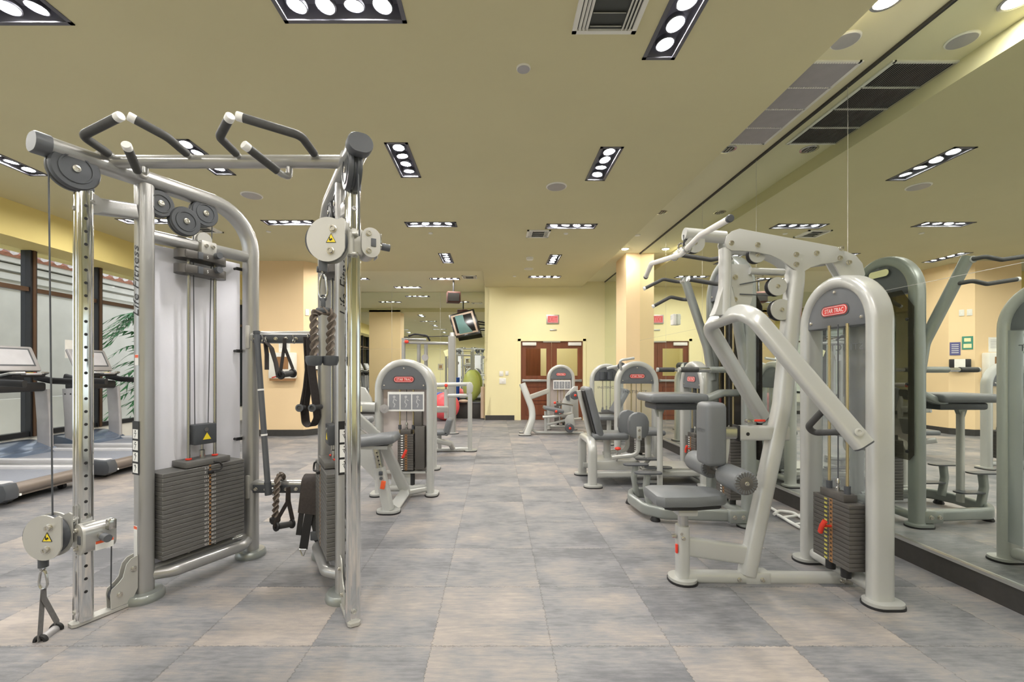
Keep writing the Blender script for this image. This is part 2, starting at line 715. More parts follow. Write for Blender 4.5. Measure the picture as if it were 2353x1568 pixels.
m = MB()
pierced(m, XB - .8, 2.205, DR, 9.5, ZC, holes_of([q[:3] for q in LIGHTS if q[1] < 9.5] + REAR))
pierced(m, -.28, 2.205, 9.5, DF, ZC, holes_of([q[:3] for q in LIGHTS if q[1] > 9.5]))
m.quad((2.205, DR, ZC), (2.205, DF, ZC), (2.205, DF, ZC + .3), (2.205, DR, ZC + .3))
m.quad((XB - .8, 9.5, ZC), (-.28, 9.5, ZC), (-.28, 9.5, ZC + .3), (XB - .8, 9.5, ZC + .3))
m.quad((-.28, 9.5, ZC), (-.28, DF, ZC), (-.28, DF, ZC + .3), (-.28, 9.5, ZC + .3))
o = m.build('ceiling', 'ceiling_paint', None, recalc=False)
o['kind'] = 'structure'
m = MB()
m.quad((2.205, DR, ZS), (XM + .1, DR, ZS), (XM + .1, DF, ZS), (2.205, DF, ZS))
pierced(m, XB - .8, -.28, 9.5, DA, ZS, holes_of(ALC))
o = m.build('ceiling', 'strip_paint', None, recalc=False)
o['kind'] = 'structure'
struct(MB().box2((-7.2, DR - .2, 3.9), (3.0, DA + .2, 4.0)), 'ceiling', 'white_paint')   # slab above

# walls
struct(MB().box2((XM + .012, DR, 0), (XM + .2, DF + .2, 3.95)), 'wall_right', 'wall_yellow')
DX0, DX1, DZ = (1190 - CX) * DF / F, (1346 - CX) * DF / F, EYE + (850 - 779) * DF / F
m = MB()
m.box2((-.28, DF, 0), (DX0, DF + .2, 3.9))
m.box2((DX1, DF, 0), (XM + .1, DF + .2, 3.9))
m.box2((DX0, DF, DZ), (DX1, DF + .2, 3.9))
struct(m, 'wall_far', 'wall_yellow')
struct(MB().box2((-.29, DF, 0), (-.14, DA + .1, 3.9)), 'wall_alcove', 'wall_yellow')
struct(MB().box2((-7.0, DA + .012, 0), (-.2, DA + .2, 3.9)), 'wall_alcove', 'wall_yellow')
m = MB()
m.box2((-7.0, DR - .2, 0), (3.0, DR, 3.9))
struct(m, 'wall_rear', 'wall_yellow')
struct(MB().box2((XB - .75, DR, 2.98), (XB, DA, 3.95)), 'wall_left', 'bulkhead_yellow')
struct(MB().box2((XW - .18, DR, 0), (XW + .02, DA, .36)), 'wall_left', 'white_paint')
# columns
COLP = [(-4.68, 8.6), (-3.77, 8.6), (-3.53, 8.87), (-3.53, 9.5), (-4.68, 9.5)]
struct(MB().prism([(x, y, 0) for x, y in COLP], (0, 0, 3.5)), 'column', 'wall_orange')
struct(MB().box2((2.53, 8.55, 0), (XM + .02, 9.26, 3.6)), 'column', 'wall_orange')
# baseboards
m = MB()
m.prism([(x + (.012 if x > -4 else -.012), y - .012 if y < 9 else y + .012, 0) for x, y in COLP], (0, 0, .125))
struct(m, 'baseboard_column', 'base_black')
m = MB().box2((-.28, DF - .015, 0), (DX0 - .09, DF, .125)).box2((DX1 + .09, DF - .015, 0), (XM, DF, .125))
struct(m, 'baseboard_far', 'base_black')
m = MB().box2((XM - .012, DR, 0), (XM + .02, DF, .13))
struct(m, 'baseboard_right', 'base_black')
struct(MB().box2((XM - .02, DR, .13), (XM + .012, DF, .148)), 'trim_1', 'trim_metal')
struct(MB().box2((XM - .012, DR, ZS - .02), (XM + .012, DF, ZS)), 'trim_2', 'base_black')
struct(MB().box2((-6.5, DA - .01, 0), (-.29, DA + .012, .1)), 'baseboard_alcove', 'base_black')


# mirrors
def mirror(name, label, segs, horiz, plane):
    """segs: bounds along the wall; plane = ('x', value) or ('y', value)"""
    root = thing(name, label, 'mirror', (plane[1], segs[0], 0) if plane[0] == 'x' else (segs[0], plane[1], 0))
    m = MB(root)
    s2 = MB(root)
    for a, b in zip(segs, segs[1:]):
        for z0, z1 in zip(horiz, horiz[1:]):
            if plane[0] == 'x':
                m.box2((plane[1], a + .0015, z0 + .001), (plane[1] + .010, b - .0015, z1 - .001))
            else:
                m.box2((a + .0015, plane[1], z0 + .001), (b - .0015, plane[1] + .010, z1 - .001))
    m.build('mirror_glass', 'mirror_glass')
    for a in segs[1:-1]:
        if plane[0] == 'x':
            s2.box2((plane[1] - .0006, a - .002, horiz[0]), (plane[1] + .008, a + .002, horiz[-1]))
        else:
            s2.box2((a - .003, plane[1] - .0006, horiz[0]), (a + .003, plane[1] + .008, horiz[-1]))
    for z in horiz[1:-1]:
        if plane[0] == 'x':
            s2.box2((plane[1] - .0006, segs[0], z - .0013), (plane[1] + .008, segs[-1], z + .0013))
        else:
            s2.box2((segs[0], plane[1] - .0006, z - .002), (segs[-1], plane[1] + .008, z + .002))
    s2.build('panel_seams', 'trim_metal')
    return root


mirror('wall_mirror', 'long wall mirror behind the lat pulldown, running from the camera to the orange pilaster',
       [-4, -2.75, -1.5, -.25, 1.0, 2.25, 3.5, 4.73, 5.97, 7.25, 8.55], [.148, 1.87, ZS - .02], ('x', XM))
mirror('wall_mirror', 'narrow mirror panel between the orange pilaster and the double door wall',
       [9.26, 10.3, 11.32], [.148, 1.87, ZS - .02], ('x', XM))
mirror('wall_mirror', 'far alcove mirror behind the television and the exercise balls',
       [-6.5, -4.55, -3.05, -1.63, -.29], [.1, 1.9, ZS], ('y', DA))

# ---------------------------------------------------------------- windows on the left
k = 0
wx = MB()
d0 = 6.21
bays = [d0 + 1.04 * i for i in range(-10, 7)]
for i, (a, b) in enumerate(zip(bays, bays[1:])):
    if a < DR:
        a = DR
    k += 1
    fr = MB()
    fr.box2((XW - .07, a - .045, .36), (XW + .07, a + .045, 3.4))
    fr.box2((XW - .05, a, .36), (XW + .05, b, .43))
    fr.box2((XW - .05, a, 3.3), (XW + .05, b, 3.4))
    root = struct(fr, 'window_%d' % k, 'window_frame')
    br = MB().box2((XW - .04, a + .045, 2.40), (XW + .05, b - .045, 2.46))
    br.box2((XW + .055, a - .02, .36), (XW + .085, a + .02, 3.4))
    struct(br, 'transom', 'window_bronze', root)
    gl = MB().box2((XW - .006, a + .045, .43), (XW + .006, b - .045, 3.3))
    struct(gl, 'pane', 'window_glass', root)
struct(MB().box2((XW - .02, DA - .5, .36), (XW + .06, DA + .02, 3.4)), 'wall_left', 'wall_yellow')
single(MB().box2((XW + .007, 6.72, 1.48), (XW + .010, 6.87, 1.76)), 'paper_notice', 'paper', 'white paper notice taped to the left window glass', 'notice', (XW + .008, 6.79, 1.62))

# ---------------------------------------------------------------- outside
struct(MB().box2((-16, -8, -.25), (-6.8, 24, -.15)), 'ground_outside', 'paving')
b = thing('neighbour_building', 'pale stucco building with a clay tiled eave across the walkway outside', 'building', (-10.4, 8, 0))
m = MB(b)
m.box2((-11.2, 2, -.2), (-10.2, 24, 3.55))
m.build('wall', 'stucco')
m = MB(b)
for i, (z, ov) in enumerate(((2.98, .03), (3.18, .08), (3.36, .14), (3.52, .22))):
    m.box2((-10.2, 2, z), (-10.2 + ov, 24, z + .13))
m.build('cornice', 'stucco')
rf = MB(b)
rf.prism([(-9.88, 2, 3.68), (-12.5, 2, 5.0), (-12.5, 2, 4.9), (-9.95, 2, 3.62)], (0, 22, 0))
rf = rf.build('tiled_roof', 'roof_tile')
tl = MB(b)
for i in range(70):
    y = 2.1 + i * .3
    tl.sweep([(-9.84, y, 3.74), (-12.3, y, 4.98)], [(.1 * math.cos(math.radians(a)), .1 * math.sin(math.radians(a))) for a in range(0, 360, 45)], ref=(0, 1, 0))
tl = tl.build('barrel_tiles', 'roof_pale', rf)
m = MB()
m.box2((-9.75, 2, -.2), (-9.5, 24, .72))
single(m, 'planter_wall', 'stucco', 'low pale planter wall outside the left windows', 'garden wall', (-9.62, 8, 0))


def palm(loc, h, nf, label, seed):
    rnd = random.Random(seed)
    p = thing('palm_plant', label, 'palm', loc)
    x, y, z = loc
    MB(p).sweep([(x, y, z), (x + .04, y, z + h * .5), (x + .02, y + .03, z + h)], circ(.07, 8)).build('trunk', 'trunk')
    mb = MB(p)
    for i in range(nf):
        a = rnd.uniform(0, 6.28)
        up = rnd.uniform(.1, .9)
        L = rnd.uniform(.8, 1.2)
        dirv = V((math.cos(a), math.sin(a), 0))
        base = V((x + .02, y + .03, z + h * (1 if i % 3 else rnd.uniform(.25, .8))))
        prev = base
        for s_ in range(1, 9):
            f = s_ / 8
            pt = base + dirv * (L * f) + V((0, 0, up * L * f - 1.0 * f * f * L))
            mb.quad(prev + V((0, 0, .006)), prev, pt, pt + V((0, 0, .006)))
            sd = dirv.cross(V((0, 0, 1)))
            for sg in (-1, 1):
                tip = pt + sd * sg * .32 * (1.15 - f) + dirv * .14 - V((0, 0, .12))
                mb.face([mb.v(pt), mb.v(prev.lerp(pt, .45)), mb.v(tip)])
            prev = pt
    mb.build('fronds', 'leaf')


palm((-8.0, 10.2, -.15), 2.65, 64, 'tall green palm outside the last left window', 3)


# ---------------------------------------------------------------- recessed lights
def light_unit(x, y, run, z, label, group):
    r = thing('recessed_light', label, 'ceiling light', (x, y, z), group)
    X, Y = (V((1, 0, 0)), V((0, 1, 0))) if run == 'x' else (V((0, 1, 0)), V((1, 0, 0)))
    c = V((x, y, z))
    Z = V((0, 0, 1))
    m = MB(r)
    for sx in (-1, 1):
        m.box(c + X * sx * (LL / 2 - .009) + Z * -.002, (.026, LW + .008, .008), (X, Y, Z))
        m.box(c + Y * sx * (LW / 2 - .009) + Z * -.002, (LL + .008, .026, .008), (X, Y, Z))
    m.build('trim_frame', 'lamp_frame')
    m = MB(r)
    a, bb, hh = LL / 2 - .002, LW / 2 - .002, .11
    q = [c + X * sx * a + Y * sy * bb for sx, sy in ((-1, -1), (1, -1), (1, 1), (-1, 1))]
    for i in range(4):
        m.quad(q[i], q[(i + 1) % 4], q[(i + 1) % 4] + Z * hh, q[i] + Z * hh)
    m.quad(*[p + Z * hh for p in q])
    m.build('housing', 'recess_dark', recalc=False)
    for i in range(4):
        p = c + X * ((i - 1.5) * .168) + Z * .016
        tilt = V((random.uniform(-.18, .18), random.uniform(-.18, .18), -1)).normalized()
        g = MB(r).lathe(p - tilt * .045, tilt, [(.035, 0), (.058, .02), (.062, .05), (.055, .052), (.047, .044), (.046, .040)], 20).build('gimbal_ring', 'lamp_frame')
        MB(r).lathe(p, tilt, [(.0455, 0), (.0455, .003)], 16).build('lamp_face', 'lamp_glow', g)
    return r


for x, y, run, lab in LIGHTS:
    light_unit(x, y, run, ZC, lab, 'recessed four-lamp ceiling lights')
for x, y, run in REAR:
    light_unit(x, y, run, ZC, 'recessed four-lamp ceiling light overhead, outside the photo', 'ceiling lights outside the photo')
for x, y, run, lab in ALC:
    light_unit(x, y, run, ZS, lab, 'recessed four-lamp ceiling lights')


# ---------------------------------------------------------------- ceiling fittings
def vent(x, y, z, sx, sy, label):
    r = thing('air_vent', label, 'air vent', (x, y, z), 'ceiling air vents')
    m = MB(r)
    for s_ in (-1, 1):
        m.box((x + s_ * (sx / 2 - .014), y, z - .008), (.028, sy, .016))
        m.box((x, y + s_ * (sy / 2 - .014), z - .008), (sx, .028, .016))
    m.build('vent_frame', 'white_paint')
    MB(r).box((x, y, z - .001), (sx - .03, sy - .03, .002)).build('backing', 'grille_dark')
    m = MB(r)
    ty = math.radians(40)
    n = 4
    for i in range(n):                     # centre bank runs across, side banks run lengthways
        yy = y - sy * .36 + sy * .72 * i / (n - 1)
        m.box((x, yy, z - .010), (sx * .48, .020, .003), (V((1, 0, 0)), V((0, math.cos(ty), math.sin(ty))), V((0, -math.sin(ty), math.cos(ty)))))
    for s_ in (-1, 1):
        for i in range(3):
            xx = x + s_ * (sx * .28 + sx * .055 * i)
            m.box((xx, y, z - .010), (.018, sy * .86, .003), (V((math.cos(ty), 0, s_ * math.sin(ty))), V((0, 1, 0)), V((-s_ * math.sin(ty), 0, math.cos(ty)))))
    m.build('louvres', 'white_paint')


vent(.675, 2.56, ZC, .40, .42, 'square louvred air vent at the top edge of the ceiling')
vent(.655, 6.87, ZC, .36, .36, 'louvred air vent below the middle right ceiling light')
vent(-4.4, 6.63, ZC, .36, .36, 'louvred air vent glimpsed above the left frame weights')
vent(-.65, 10.75, ZS, .36, .36, 'small far air vent in the alcove ceiling')


def disc(name, x, y, z, r, m_, label, cat, h=.012):
    root = thing(name, label, cat, (x, y, z))
    MB(root).lathe((x, y, z), (0, 0, -1), [(r, 0), (r, h * .5), (r * .93, h)], 28).build('rim', 'white_paint')
    MB(root).lathe((x, y, z - h * .6), (0, 0, -1), [(r * .9, 0), (r * .88, h * .55), (0, h * .62)], 28).build('grille', m_)


disc('ceiling_speaker', .70, 5.10, ZC, .12, 'grille', 'round grey ceiling speaker left of a lengthways light near the centre', 'speaker')
disc('ceiling_speaker', -2.98, 5.36, ZC, .125, 'grille', 'round grey ceiling speaker under the pull-up bar at left', 'speaker')
disc('ceiling_speaker', .69, 9.27, ZC, .10, 'grille', 'small round far ceiling speaker below the smoke detector', 'speaker')
disc('ceiling_speaker', 2.40, 3.02, ZS, .09, 'grille', 'round speaker in the raised ceiling strip before the long grille', 'speaker')
disc('sprinkler_cover', .193, 3.10, ZC, .05, 'grille', 'pale round cover plate high at the centre of the ceiling', 'cover plate')
disc('sprinkler_cover', -1.02, 6.84, ZC, .035, 'white_paint', 'tiny round cover plate under the centre crosswise light', 'cover plate')
disc('sprinkler_cover', 1.09, 6.86, ZC, .035, 'white_paint', 'tiny round cover plate right of the middle vent', 'cover plate')
disc('sprinkler_cover', -3.5, 6.76, ZC, .035, 'white_paint', 'tiny round cover plate left of the raised pulley', 'cover plate')
disc('sprinkler_cover', .42, 10.0, ZC, .04, 'white_paint', 'tiny round cover plate left of the farthest main ceiling light', 'cover plate')
disc('smoke_detector', .64, 8.34, ZC, .07, 'white_paint', 'white smoke detector between the two small lengthways lights', 'smoke detector', .04)
disc('ceiling_speaker', 2.38, 7.40, ZS, .05, 'white_paint', 'small white fitting in the ceiling strip before the orange pilaster', 'speaker')


def can_light(x, y, z, lit, label):
    r = thing('round_downlight', label, 'downlight', (x, y, z), 'round downlights in the ceiling strip')
    MB(r).lathe((x, y, z + .001), (0, 0, -1), [(.062, -.001), (.085, 0), (.085, .006), (.066, .008), (.062, .002)], 24).build('trim_ring', 'steel')
    if lit:
        MB(r).lathe((x, y, z - .002), (0, 0, -1), [(.06, 0), (.06, .004)], 20).build('lamp_face', 'lamp_glow')
    else:
        MB(r).lathe((x, y, z - .002), (0, 0, -1), [(.06, 0), (.06, .003)], 20).build('reflector', 'socket_dark')
        m = MB(r)
        for q in (-1, 0, 1):
            m.box((x + q * .03, y, z - .006), (.008, .09, .006))
        m.build('lamp_tubes', 'trim_metal')


can_light(2.40, 2.70, ZS, True, 'bright round downlight at the top right of the ceiling edge')
can_light(2.42, 8.25, ZS, True, 'lit round downlight washing the orange pilaster')
can_light(2.38, 4.52, ZS, False, 'unlit round downlight just past the long ceiling grille')
can_light(2.38, 6.33, ZS, False, 'unlit small round downlight farther along the ceiling strip')

r = thing('return_grille', 'long white return air grille in the raised ceiling strip', 'air grille', (2.42, 3.8, ZS))
m = MB(r)
y0, y1, x0, x1 = 3.23, 4.40, 2.16, 2.68
for i in range(5):
    yy = y0 + (y1 - y0) * i / 4
    m.box((2.42, yy, ZS - .006), (x1 - x0, .024 if i in (0, 4) else .014, .012))
for xx in (x0, x1):
    m.box((xx, (y0 + y1) / 2, ZS - .006), (.03, y1 - y0 + .024, .012))
m.build('grille_frame', 'white_paint')
MB(r).box((2.42, (y0 + y1) / 2, ZS - .001), (x1 - x0, y1 - y0, .002)).build('backing', 'grille_dark')
m = MB(r)
for i in range(26):
    xx = x0 + .02 + (x1 - x0 - .04) * i / 25
    m.box((xx, (y0 + y1) / 2, ZS - .008), (.016, y1 - y0, .0025), (V((.77, 0, -.64)), V((0, 1, 0)), V((.64, 0, .77))))
m.build('grille_blades', 'grille')

# ---------------------------------------------------------------- double door
d = MB()
fw = .075
for x in (DX0, DX1 - fw):
    d.box2((x, DF - .02, 0), (x + fw, DF + .12, DZ))
d.box2((DX0, DF - .02, DZ - .06), (DX1, DF + .12, DZ))
door = struct(d, 'door_1', 'wall_yellow')
xm = (DX0 + DX1) / 2
lt = DZ - .06
for s_, (a, b2) in enumerate(((DX0 + fw, xm - .004), (xm + .004, DX1 - fw))):
    wx0, wx1 = a + .13, b2 - .13
    wz0, wz1 = EYE + (850 - 864) * DF / F, EYE + (850 - 801) * DF / F
    m = MB()
    y0, y1 = DF + .03, DF + .075
    m.box2((a, y0, .01), (wx0, y1, lt))
    m.box2((wx1, y0, .01), (b2, y1, lt))
    m.box2((wx0, y0, .01), (wx1, y1, wz0))
    m.box2((wx0, y0, wz1), (wx1, y1, lt))
    leaf = struct(m, 'door_leaf', 'door_wood', door)
    m = MB()
    for z0, z1 in ((.12, .42), (.50, .86)):
        for q in ((wx0, z0, wx1, z0 + .012), (wx0, z1 - .012, wx1, z1), (wx0, z0, wx0 + .012, z1), (wx1 - .012, z0, wx1, z1)):
            m.box2((q[0], y0 - .006, q[1]), (q[2], y0, q[3]))
    struct(m, 'panel_moulding', 'door_line', leaf)
    struct(MB().box2((wx0, y0 + .018, wz0), (wx1, y0 + .026, wz1)), 'glass', 'window_glass', leaf)
    struct(MB().box2((a + .04, y0 - .05, lt - .115), (a + .40, y0, lt - .03), bev=.01) if s_ == 0 else MB().box2((b2 - .38, y0 - .05, lt - .115), (b2 - .04, y0, lt - .03), bev=.01), 'door_closer', 'white_paint', leaf)
    pb = MB().box2((a + .05, y0 - .075, .99), (b2 - .05, y0 - .03, 1.05), bev=.012)
    for xx in (a + .06, b2 - .06):
        pb.box2((xx - .03, y0 - .05, .985), (xx + .03, y0, 1.055))
    struct(pb, 'push_bar', 'lf_silver', leaf)
m = MB()
m.box2((xm - .22, DF + .0, lt - .03), (xm + .22, DF + .03, lt + .02))
struct(m, 'header_plate', 'trim_metal', door)
# hallway behind the door glass
m = MB().box2((DX0 - .6, DF + 2.2, 0), (DX1 + .6, DF + 2.3, 3.0))
m.box2((DX0 - .7, DF + .2, 0), (DX0 - .6, DF + 2.3, 3.0)).box2((DX1 + .6, DF + .2, 0), (DX1 + .7, DF + 2.3, 3.0))
struct(m, 'wall_hallway', 'wall_yellow')
struct(MB().box2((DX0 - .7, DF + .2, -.1), (DX1 + .7, DF + 2.3, 0)), 'floor_hallway', 'kraft')
struct(MB().box2((DX0 - .7, DF + .2, 2.9), (DX1 + .7, DF + 2.3, 3.0)), 'ceiling_hallway', 'white_paint')
struct(MB().box2((DX0 + .28, DF + 2.14, 0), (DX0 + .8, DF + 2.2, 2.1)), 'door_2', 'door_wood')
struct(MB().box2((DX0 + .10, DF + 2.16, 0), (DX0 + .28, DF + 2.2, 2.2)), 'trim_3', 'white_paint')
single(MB().box2((xm - .3, DF + 1.0, 2.86), (xm + .3, DF + 1.3, 2.90)), 'hall_ceiling_lamp', 'hall_lamp',
       'lit lamp in the hallway beyond the door glass', 'ceiling light', (xm, DF + 1.15, 2.88))

# ---------------------------------------------------------------- wall things at the far end
c = at(1270, 734, DF - .02)
r = thing('exit_sign', 'lit red EXIT sign over the double door', 'exit sign', c)
MB(r).box(c, (.32, .04, .225), bev=.006).build('sign_housing', 'trim_metal')
MB(r).box(c - V((0, .021, 0)), (.27, .004, .18)).build('sign_face', 'exit_glow')
text('EXIT', 'lettering', 'logo_red', r, c - V((0, .0245, 0)), (1, 0, 0), (0, 0, 1), .12, width=.22)
c = at(1271, 758.5, DF - .01)
single(MB().box(c, (.17, .02, .035), bev=.004), 'door_sensor', 'trim_metal', 'small grey sensor strip below the exit sign', 'sensor', c)
for (x, y, sx, sy, lab) in ((1152, 859, .10, .13, 'white light switch left of the double door, left of the pair'),
                            (1165, 858, .08, .11, 'white light switch left of the double door, right of the pair'),
                            (1155, 876, .17, .15, 'white wall box below the switches left of the door')):
    c = at(x, y, DF - .008)
    r = thing('wall_switch', lab, 'switch', c)
    MB(r).box(c, (sx, .016, sy), bev=.004).build('cover_plate', 'white_paint')
    MB(r).box(c - V((0, .011, 0)), (sx * .3, .008, sy * .35), bev=.002).build('rocker', 'paper')

# column fittings (front face at depth 8.6, chamfer to its right)
ch = V((.24, .27, 0)).normalized()
cn = V((.27, -.24, 0)).normalized()
for i, f in enumerate((.2, .5)):
    c = V((-3.77, 8.6, 2.43)) + ch * (.36 * f) + cn * .006
    r = thing('wall_switch', ('left' if i == 0 else 'right') + ' one of two white switch plates high on the column chamfer', 'switch', c)
    MB(r).box(c, (.075, .012, .125), (ch, cn, V((0, 0, 1))), bev=.003).build('cover_plate', 'white_paint')
    MB(r).box(c + cn * .008, (.02, .006, .04), (ch, cn, V((0, 0, 1)))).build('toggle', 'paper')
c = V((-4.14, 8.53, 1.38))
r = thing('towel_dispenser', 'white wall cabinet with a small window on the left orange column', 'dispenser', c)
MB(r).box(c, (.50, .14, .50), bev=.02).build('cabinet', 'white_paint')
MB(r).box(c + V((.03, -.072, .05)), (.22, .006, .24)).build('window', 'photo_brown')
MB(r).box(c + V((0, -.01, -.27)), (.46, .10, .05)).build('chute', 'photo_brown')
c = V((-4.14, 8.596, 1.79))
r = thing('paper_notice', 'white paper notice above the cabinet on the orange column', 'notice', c)
MB(r).box(c, (.22, .006, .29)).build('sheet', 'paper')
m = MB(r)
for i in range(6):
    m.box(c + V((0, -.004, .09 - i * .03)), (.15, .002, .006))
m.build('print_lines', 'grey_label')
c = V((-3.77, 8.6, 1.83)) + ch * .10 + cn * .005
r = thing('poster', 'colourful green poster on the column chamfer', 'poster', c)
AX = (ch, cn, V((0, 0, 1)))
MB(r).box(c, (.15, .006, .26), AX).build('sheet', 'poster_green')
m = MB(r)
m.box(c + cn * .004 + V((0, 0, .06)), (.09, .003, .07), AX)
m.box(c + cn * .004 - V((0, 0, .06)), (.11, .003, .08), AX)
m.build('picture_patches', 'yellow_pale')
c = V((-3.77, 8.6, 1.72)) + ch * .27 + cn * .005
r = thing('poster', 'purple text poster on the column chamfer beside the green one', 'poster', c)
MB(r).box(c, (.15, .006, .26), AX).build('sheet', 'poster_purple')
m = MB(r)
for i in range(5):
    m.box(c + cn * .004 + V((0, 0, .08 - i * .04)), (.10, .003, .012), AX)
m.build('print_lines', 'paper')
c = V((-3.77, 8.6, 1.40)) + ch * .2 + cn * .06
r = thing('wall_rack', 'black wall rack on the column chamfer below the posters', 'rack', c)
MB(r).box(c, (.30, .12, .22), AX, bev=.01).build('tray', 'black')
MB(r).box(c + cn * .062 + V((0, 0, .01)), (.15, .004, .2), AX).build('card', 'paper')

# strobe on the mirror
c = at(1552, 735, 6.86)
c.x = XM - .03
r = thing('fire_strobe', 'white fire alarm strobe fixed to the wall mirror', 'fire alarm', c)
MB(r).box(c, (.06, .12, .17), bev=.012).build('strobe_housing', 'paper')
MB(r).box(c + V((-.034, 0, .03)), (.012, .07, .06), bev=.004).build('strobe_lens', 'acrylic')

# television, speaker, balls, box, tubes in the alcove
dt = 12.3
q = [at(1031, 725, dt + .10), at(1088, 710, dt - .05), at(1104, 765, dt - .25), at(1045, 776, dt - .12)]
c = (q[0] + q[1] + q[2] + q[3]) / 4
r = thing('television', 'flat television tilted down on a wall bracket by the far mirror', 'television', c)
n = (q[1] - q[0]).cross(q[3] - q[0]).normalized()
if n.y > 0:
    n = -n
MB(r).prism([p for p in q], -n * .07, bev=.008).build('tv_case', 'black_gloss')
s4 = [c + (p - c) * .88 + n * .003 for p in q]
scr = MB(r).quad(*s4).build('tv_screen', 'tv_pink')
MB(r).prism([c + (p - c) * k2 + n * .005 for p, k2 in zip([q[0].lerp(q[1], .15), q[0].lerp(q[1], .55), q[3].lerp(q[1], .55), q[3].lerp(q[2], .8), q[3].lerp(q[2], .15)], (.8, .75, .7, .8, .8))], n * .001).build('screen_picture', 'tv_screen', scr)
m = MB(r)
wallp = V((-.29, dt + .25, c.z + .05))
back = c - n * .08
m.tube([back, back.lerp(wallp, .5) + V((0, .06, .08)), wallp], .022, .05)
m.tube([back - V((0, 0, .12)), back.lerp(wallp, .5) + V((0, .06, -.12)), wallp - V((0, 0, .15))], .018, .05)
m.box(wallp + V((-.01, 0, -.05)), (.03, .22, .36))
m.build('wall_bracket', 'black')
c = at(1042, 684, 11.2)
r = thing('hung_speaker', 'brown box speaker hung from the alcove ceiling above the television', 'speaker', c)
MB(r).box(c, (.34, .28, .27), (V((.97, .22, 0)), V((-.22, .97, 0)), V((0, 0, 1))), bev=.015).build('speaker_cabinet', 'speaker_brown')
MB(r).box(c + V((.02, -.148, -.01)), (.28, .012, .2), (V((.97, .22, 0)), V((-.22, .97, 0)), V((0, 0, 1)))).build('speaker_grille', 'socket_dark')
MB(r).cyl((c.x, c.y, c.z + .12), (c.x, c.y, ZS), .02).build('ceiling_mount', 'black')

bx = at(1085, 960, 11.9)
r = thing('storage_box', 'dark storage bin under the green exercise ball', 'storage bin', (-.72, 11.95, 0))
MB(r).box((-.72, 11.95, .20), (.78, .5, .40), bev=.02).build('bin_body', 'base_black')
MB(r).box((-.72, 11.95, .42), (.82, .54, .04), bev=.01).build('bin_rim', 'cap_grey')
c = V((-.67, 11.95, .44 + .432))
single(MB().ball((c.x, c.y, c.z), .43, (.56, .56, .99), 28), 'exercise_ball', 'ball_green', 'large oval olive green exercise ball on the dark bin', 'exercise ball', c)
c = V((-1.30, 11.3, .36))
single(MB().ball((c.x, c.y, c.z), .36, (1, 1, 1), 28), 'exercise_ball', 'ball_red', 'coral red exercise ball left of the tall cable column', 'exercise ball', c)
c = V((-1.75, 11.95, .30))
single(MB().ball((c.x, c.y, c.z), .30, (1, 1, 1), 28), 'exercise_ball', 'ball_blue', 'blue exercise ball behind the red ball', 'exercise ball', c)
c = V((-1.21, 12.02, .5))
single(MB().cyl((-1.22, 12.0, .0), (-1.20, 12.05, 1.06), .07), 'foam_roller', 'ball_blue', 'upright blue foam roller left of the green ball', 'foam roller', c)
c = V((-.36, 11.75, .5))
single(MB().cyl((-.352, 11.5, .03), (-.352, 11.6, .85), .055), 'rolled_mat', 'mat_tan', 'tan rolled mat leaning in the corner by the green ball', 'exercise mat', c)
c = V((-.86, 11.62, .47))
single(MB().ball((c.x, c.y, c.z), .09, (1.5, 1, .5), 16), 'sandbag', 'mat_tan', 'small tan sandbag on the front edge of the dark bin', 'sandbag', c)

# rear wall behind the camera, seen in the far mirror
r = thing('cubby_shelf', 'white cubby shelf unit seen in the far mirror above the green ball', 'shelf', (-1.35, DR + .2, 0))
m = MB(r)
x0, x1, z0, z1 = -2.05, -.85, .35, 2.05
for i in range(4):
    xx = x0 + (x1 - x0) * i / 3
    m.box((xx, DR + .2, (z0 + z1) / 2), (.05, .4, z1 - z0))
for i in range(6):
    zz = z0 + (z1 - z0) * i / 5
    m.box(((x0 + x1) / 2, DR + .2, zz), (x1 - x0 + .05, .4, .05))
m.box((x0, DR + .2, .17), (.06, .38, .35)).box((x1, DR + .2, .17), (.06, .38, .35))
m.build('shelf_frame', 'white_paint')
MB(r).box(((x0 + x1) / 2, DR + .02, (z0 + z1) / 2), (x1 - x0, .03, z1 - z0)).build('back_board', 'kraft')
for i, (x, z, wd, ht) in enumerate(((-3.05, 1.75, .5, .62), (-3.75, 1.5, .35, .4))):
    c = V((x, DR + .02, z))
    r = thing('picture_frame', ('larger' if i == 0 else 'smaller') + ' framed picture seen in the far mirror left of the cable column', 'picture', c)
    MB(r).box(c, (wd, .04, ht), bev=.006).build('frame', 'kraft')
    MB(r).box(c + V((0, .022, 0)), (wd * .5, .004, ht * .55)).build('picture', 'photo_brown')

# ================================================================ dual cable station (left)
AL, UL, NL = V((-2.0, 2.5)), V((.4376, .8992)), V((.8992, -.4376))
AR, UR, NR = V((-.87, 2.5)), V((-.4855, .874)), V((-.874, -.4855))


def plane_T(A, u, n):
    return Matrix(((u.x, n.x, 0, A.x), (u.y, n.y, 0, A.y), (0, 0, 1, 0), (0, 0, 0, 1)))


TL, TR = plane_T(AL, UL, NL), plane_T(AR, UR, NR)
dap = thing('cable_machine', 'silver dual cable station with two weight stacks and a pull-up bar', 'gym machine', (-1.43, 2.6, 0))


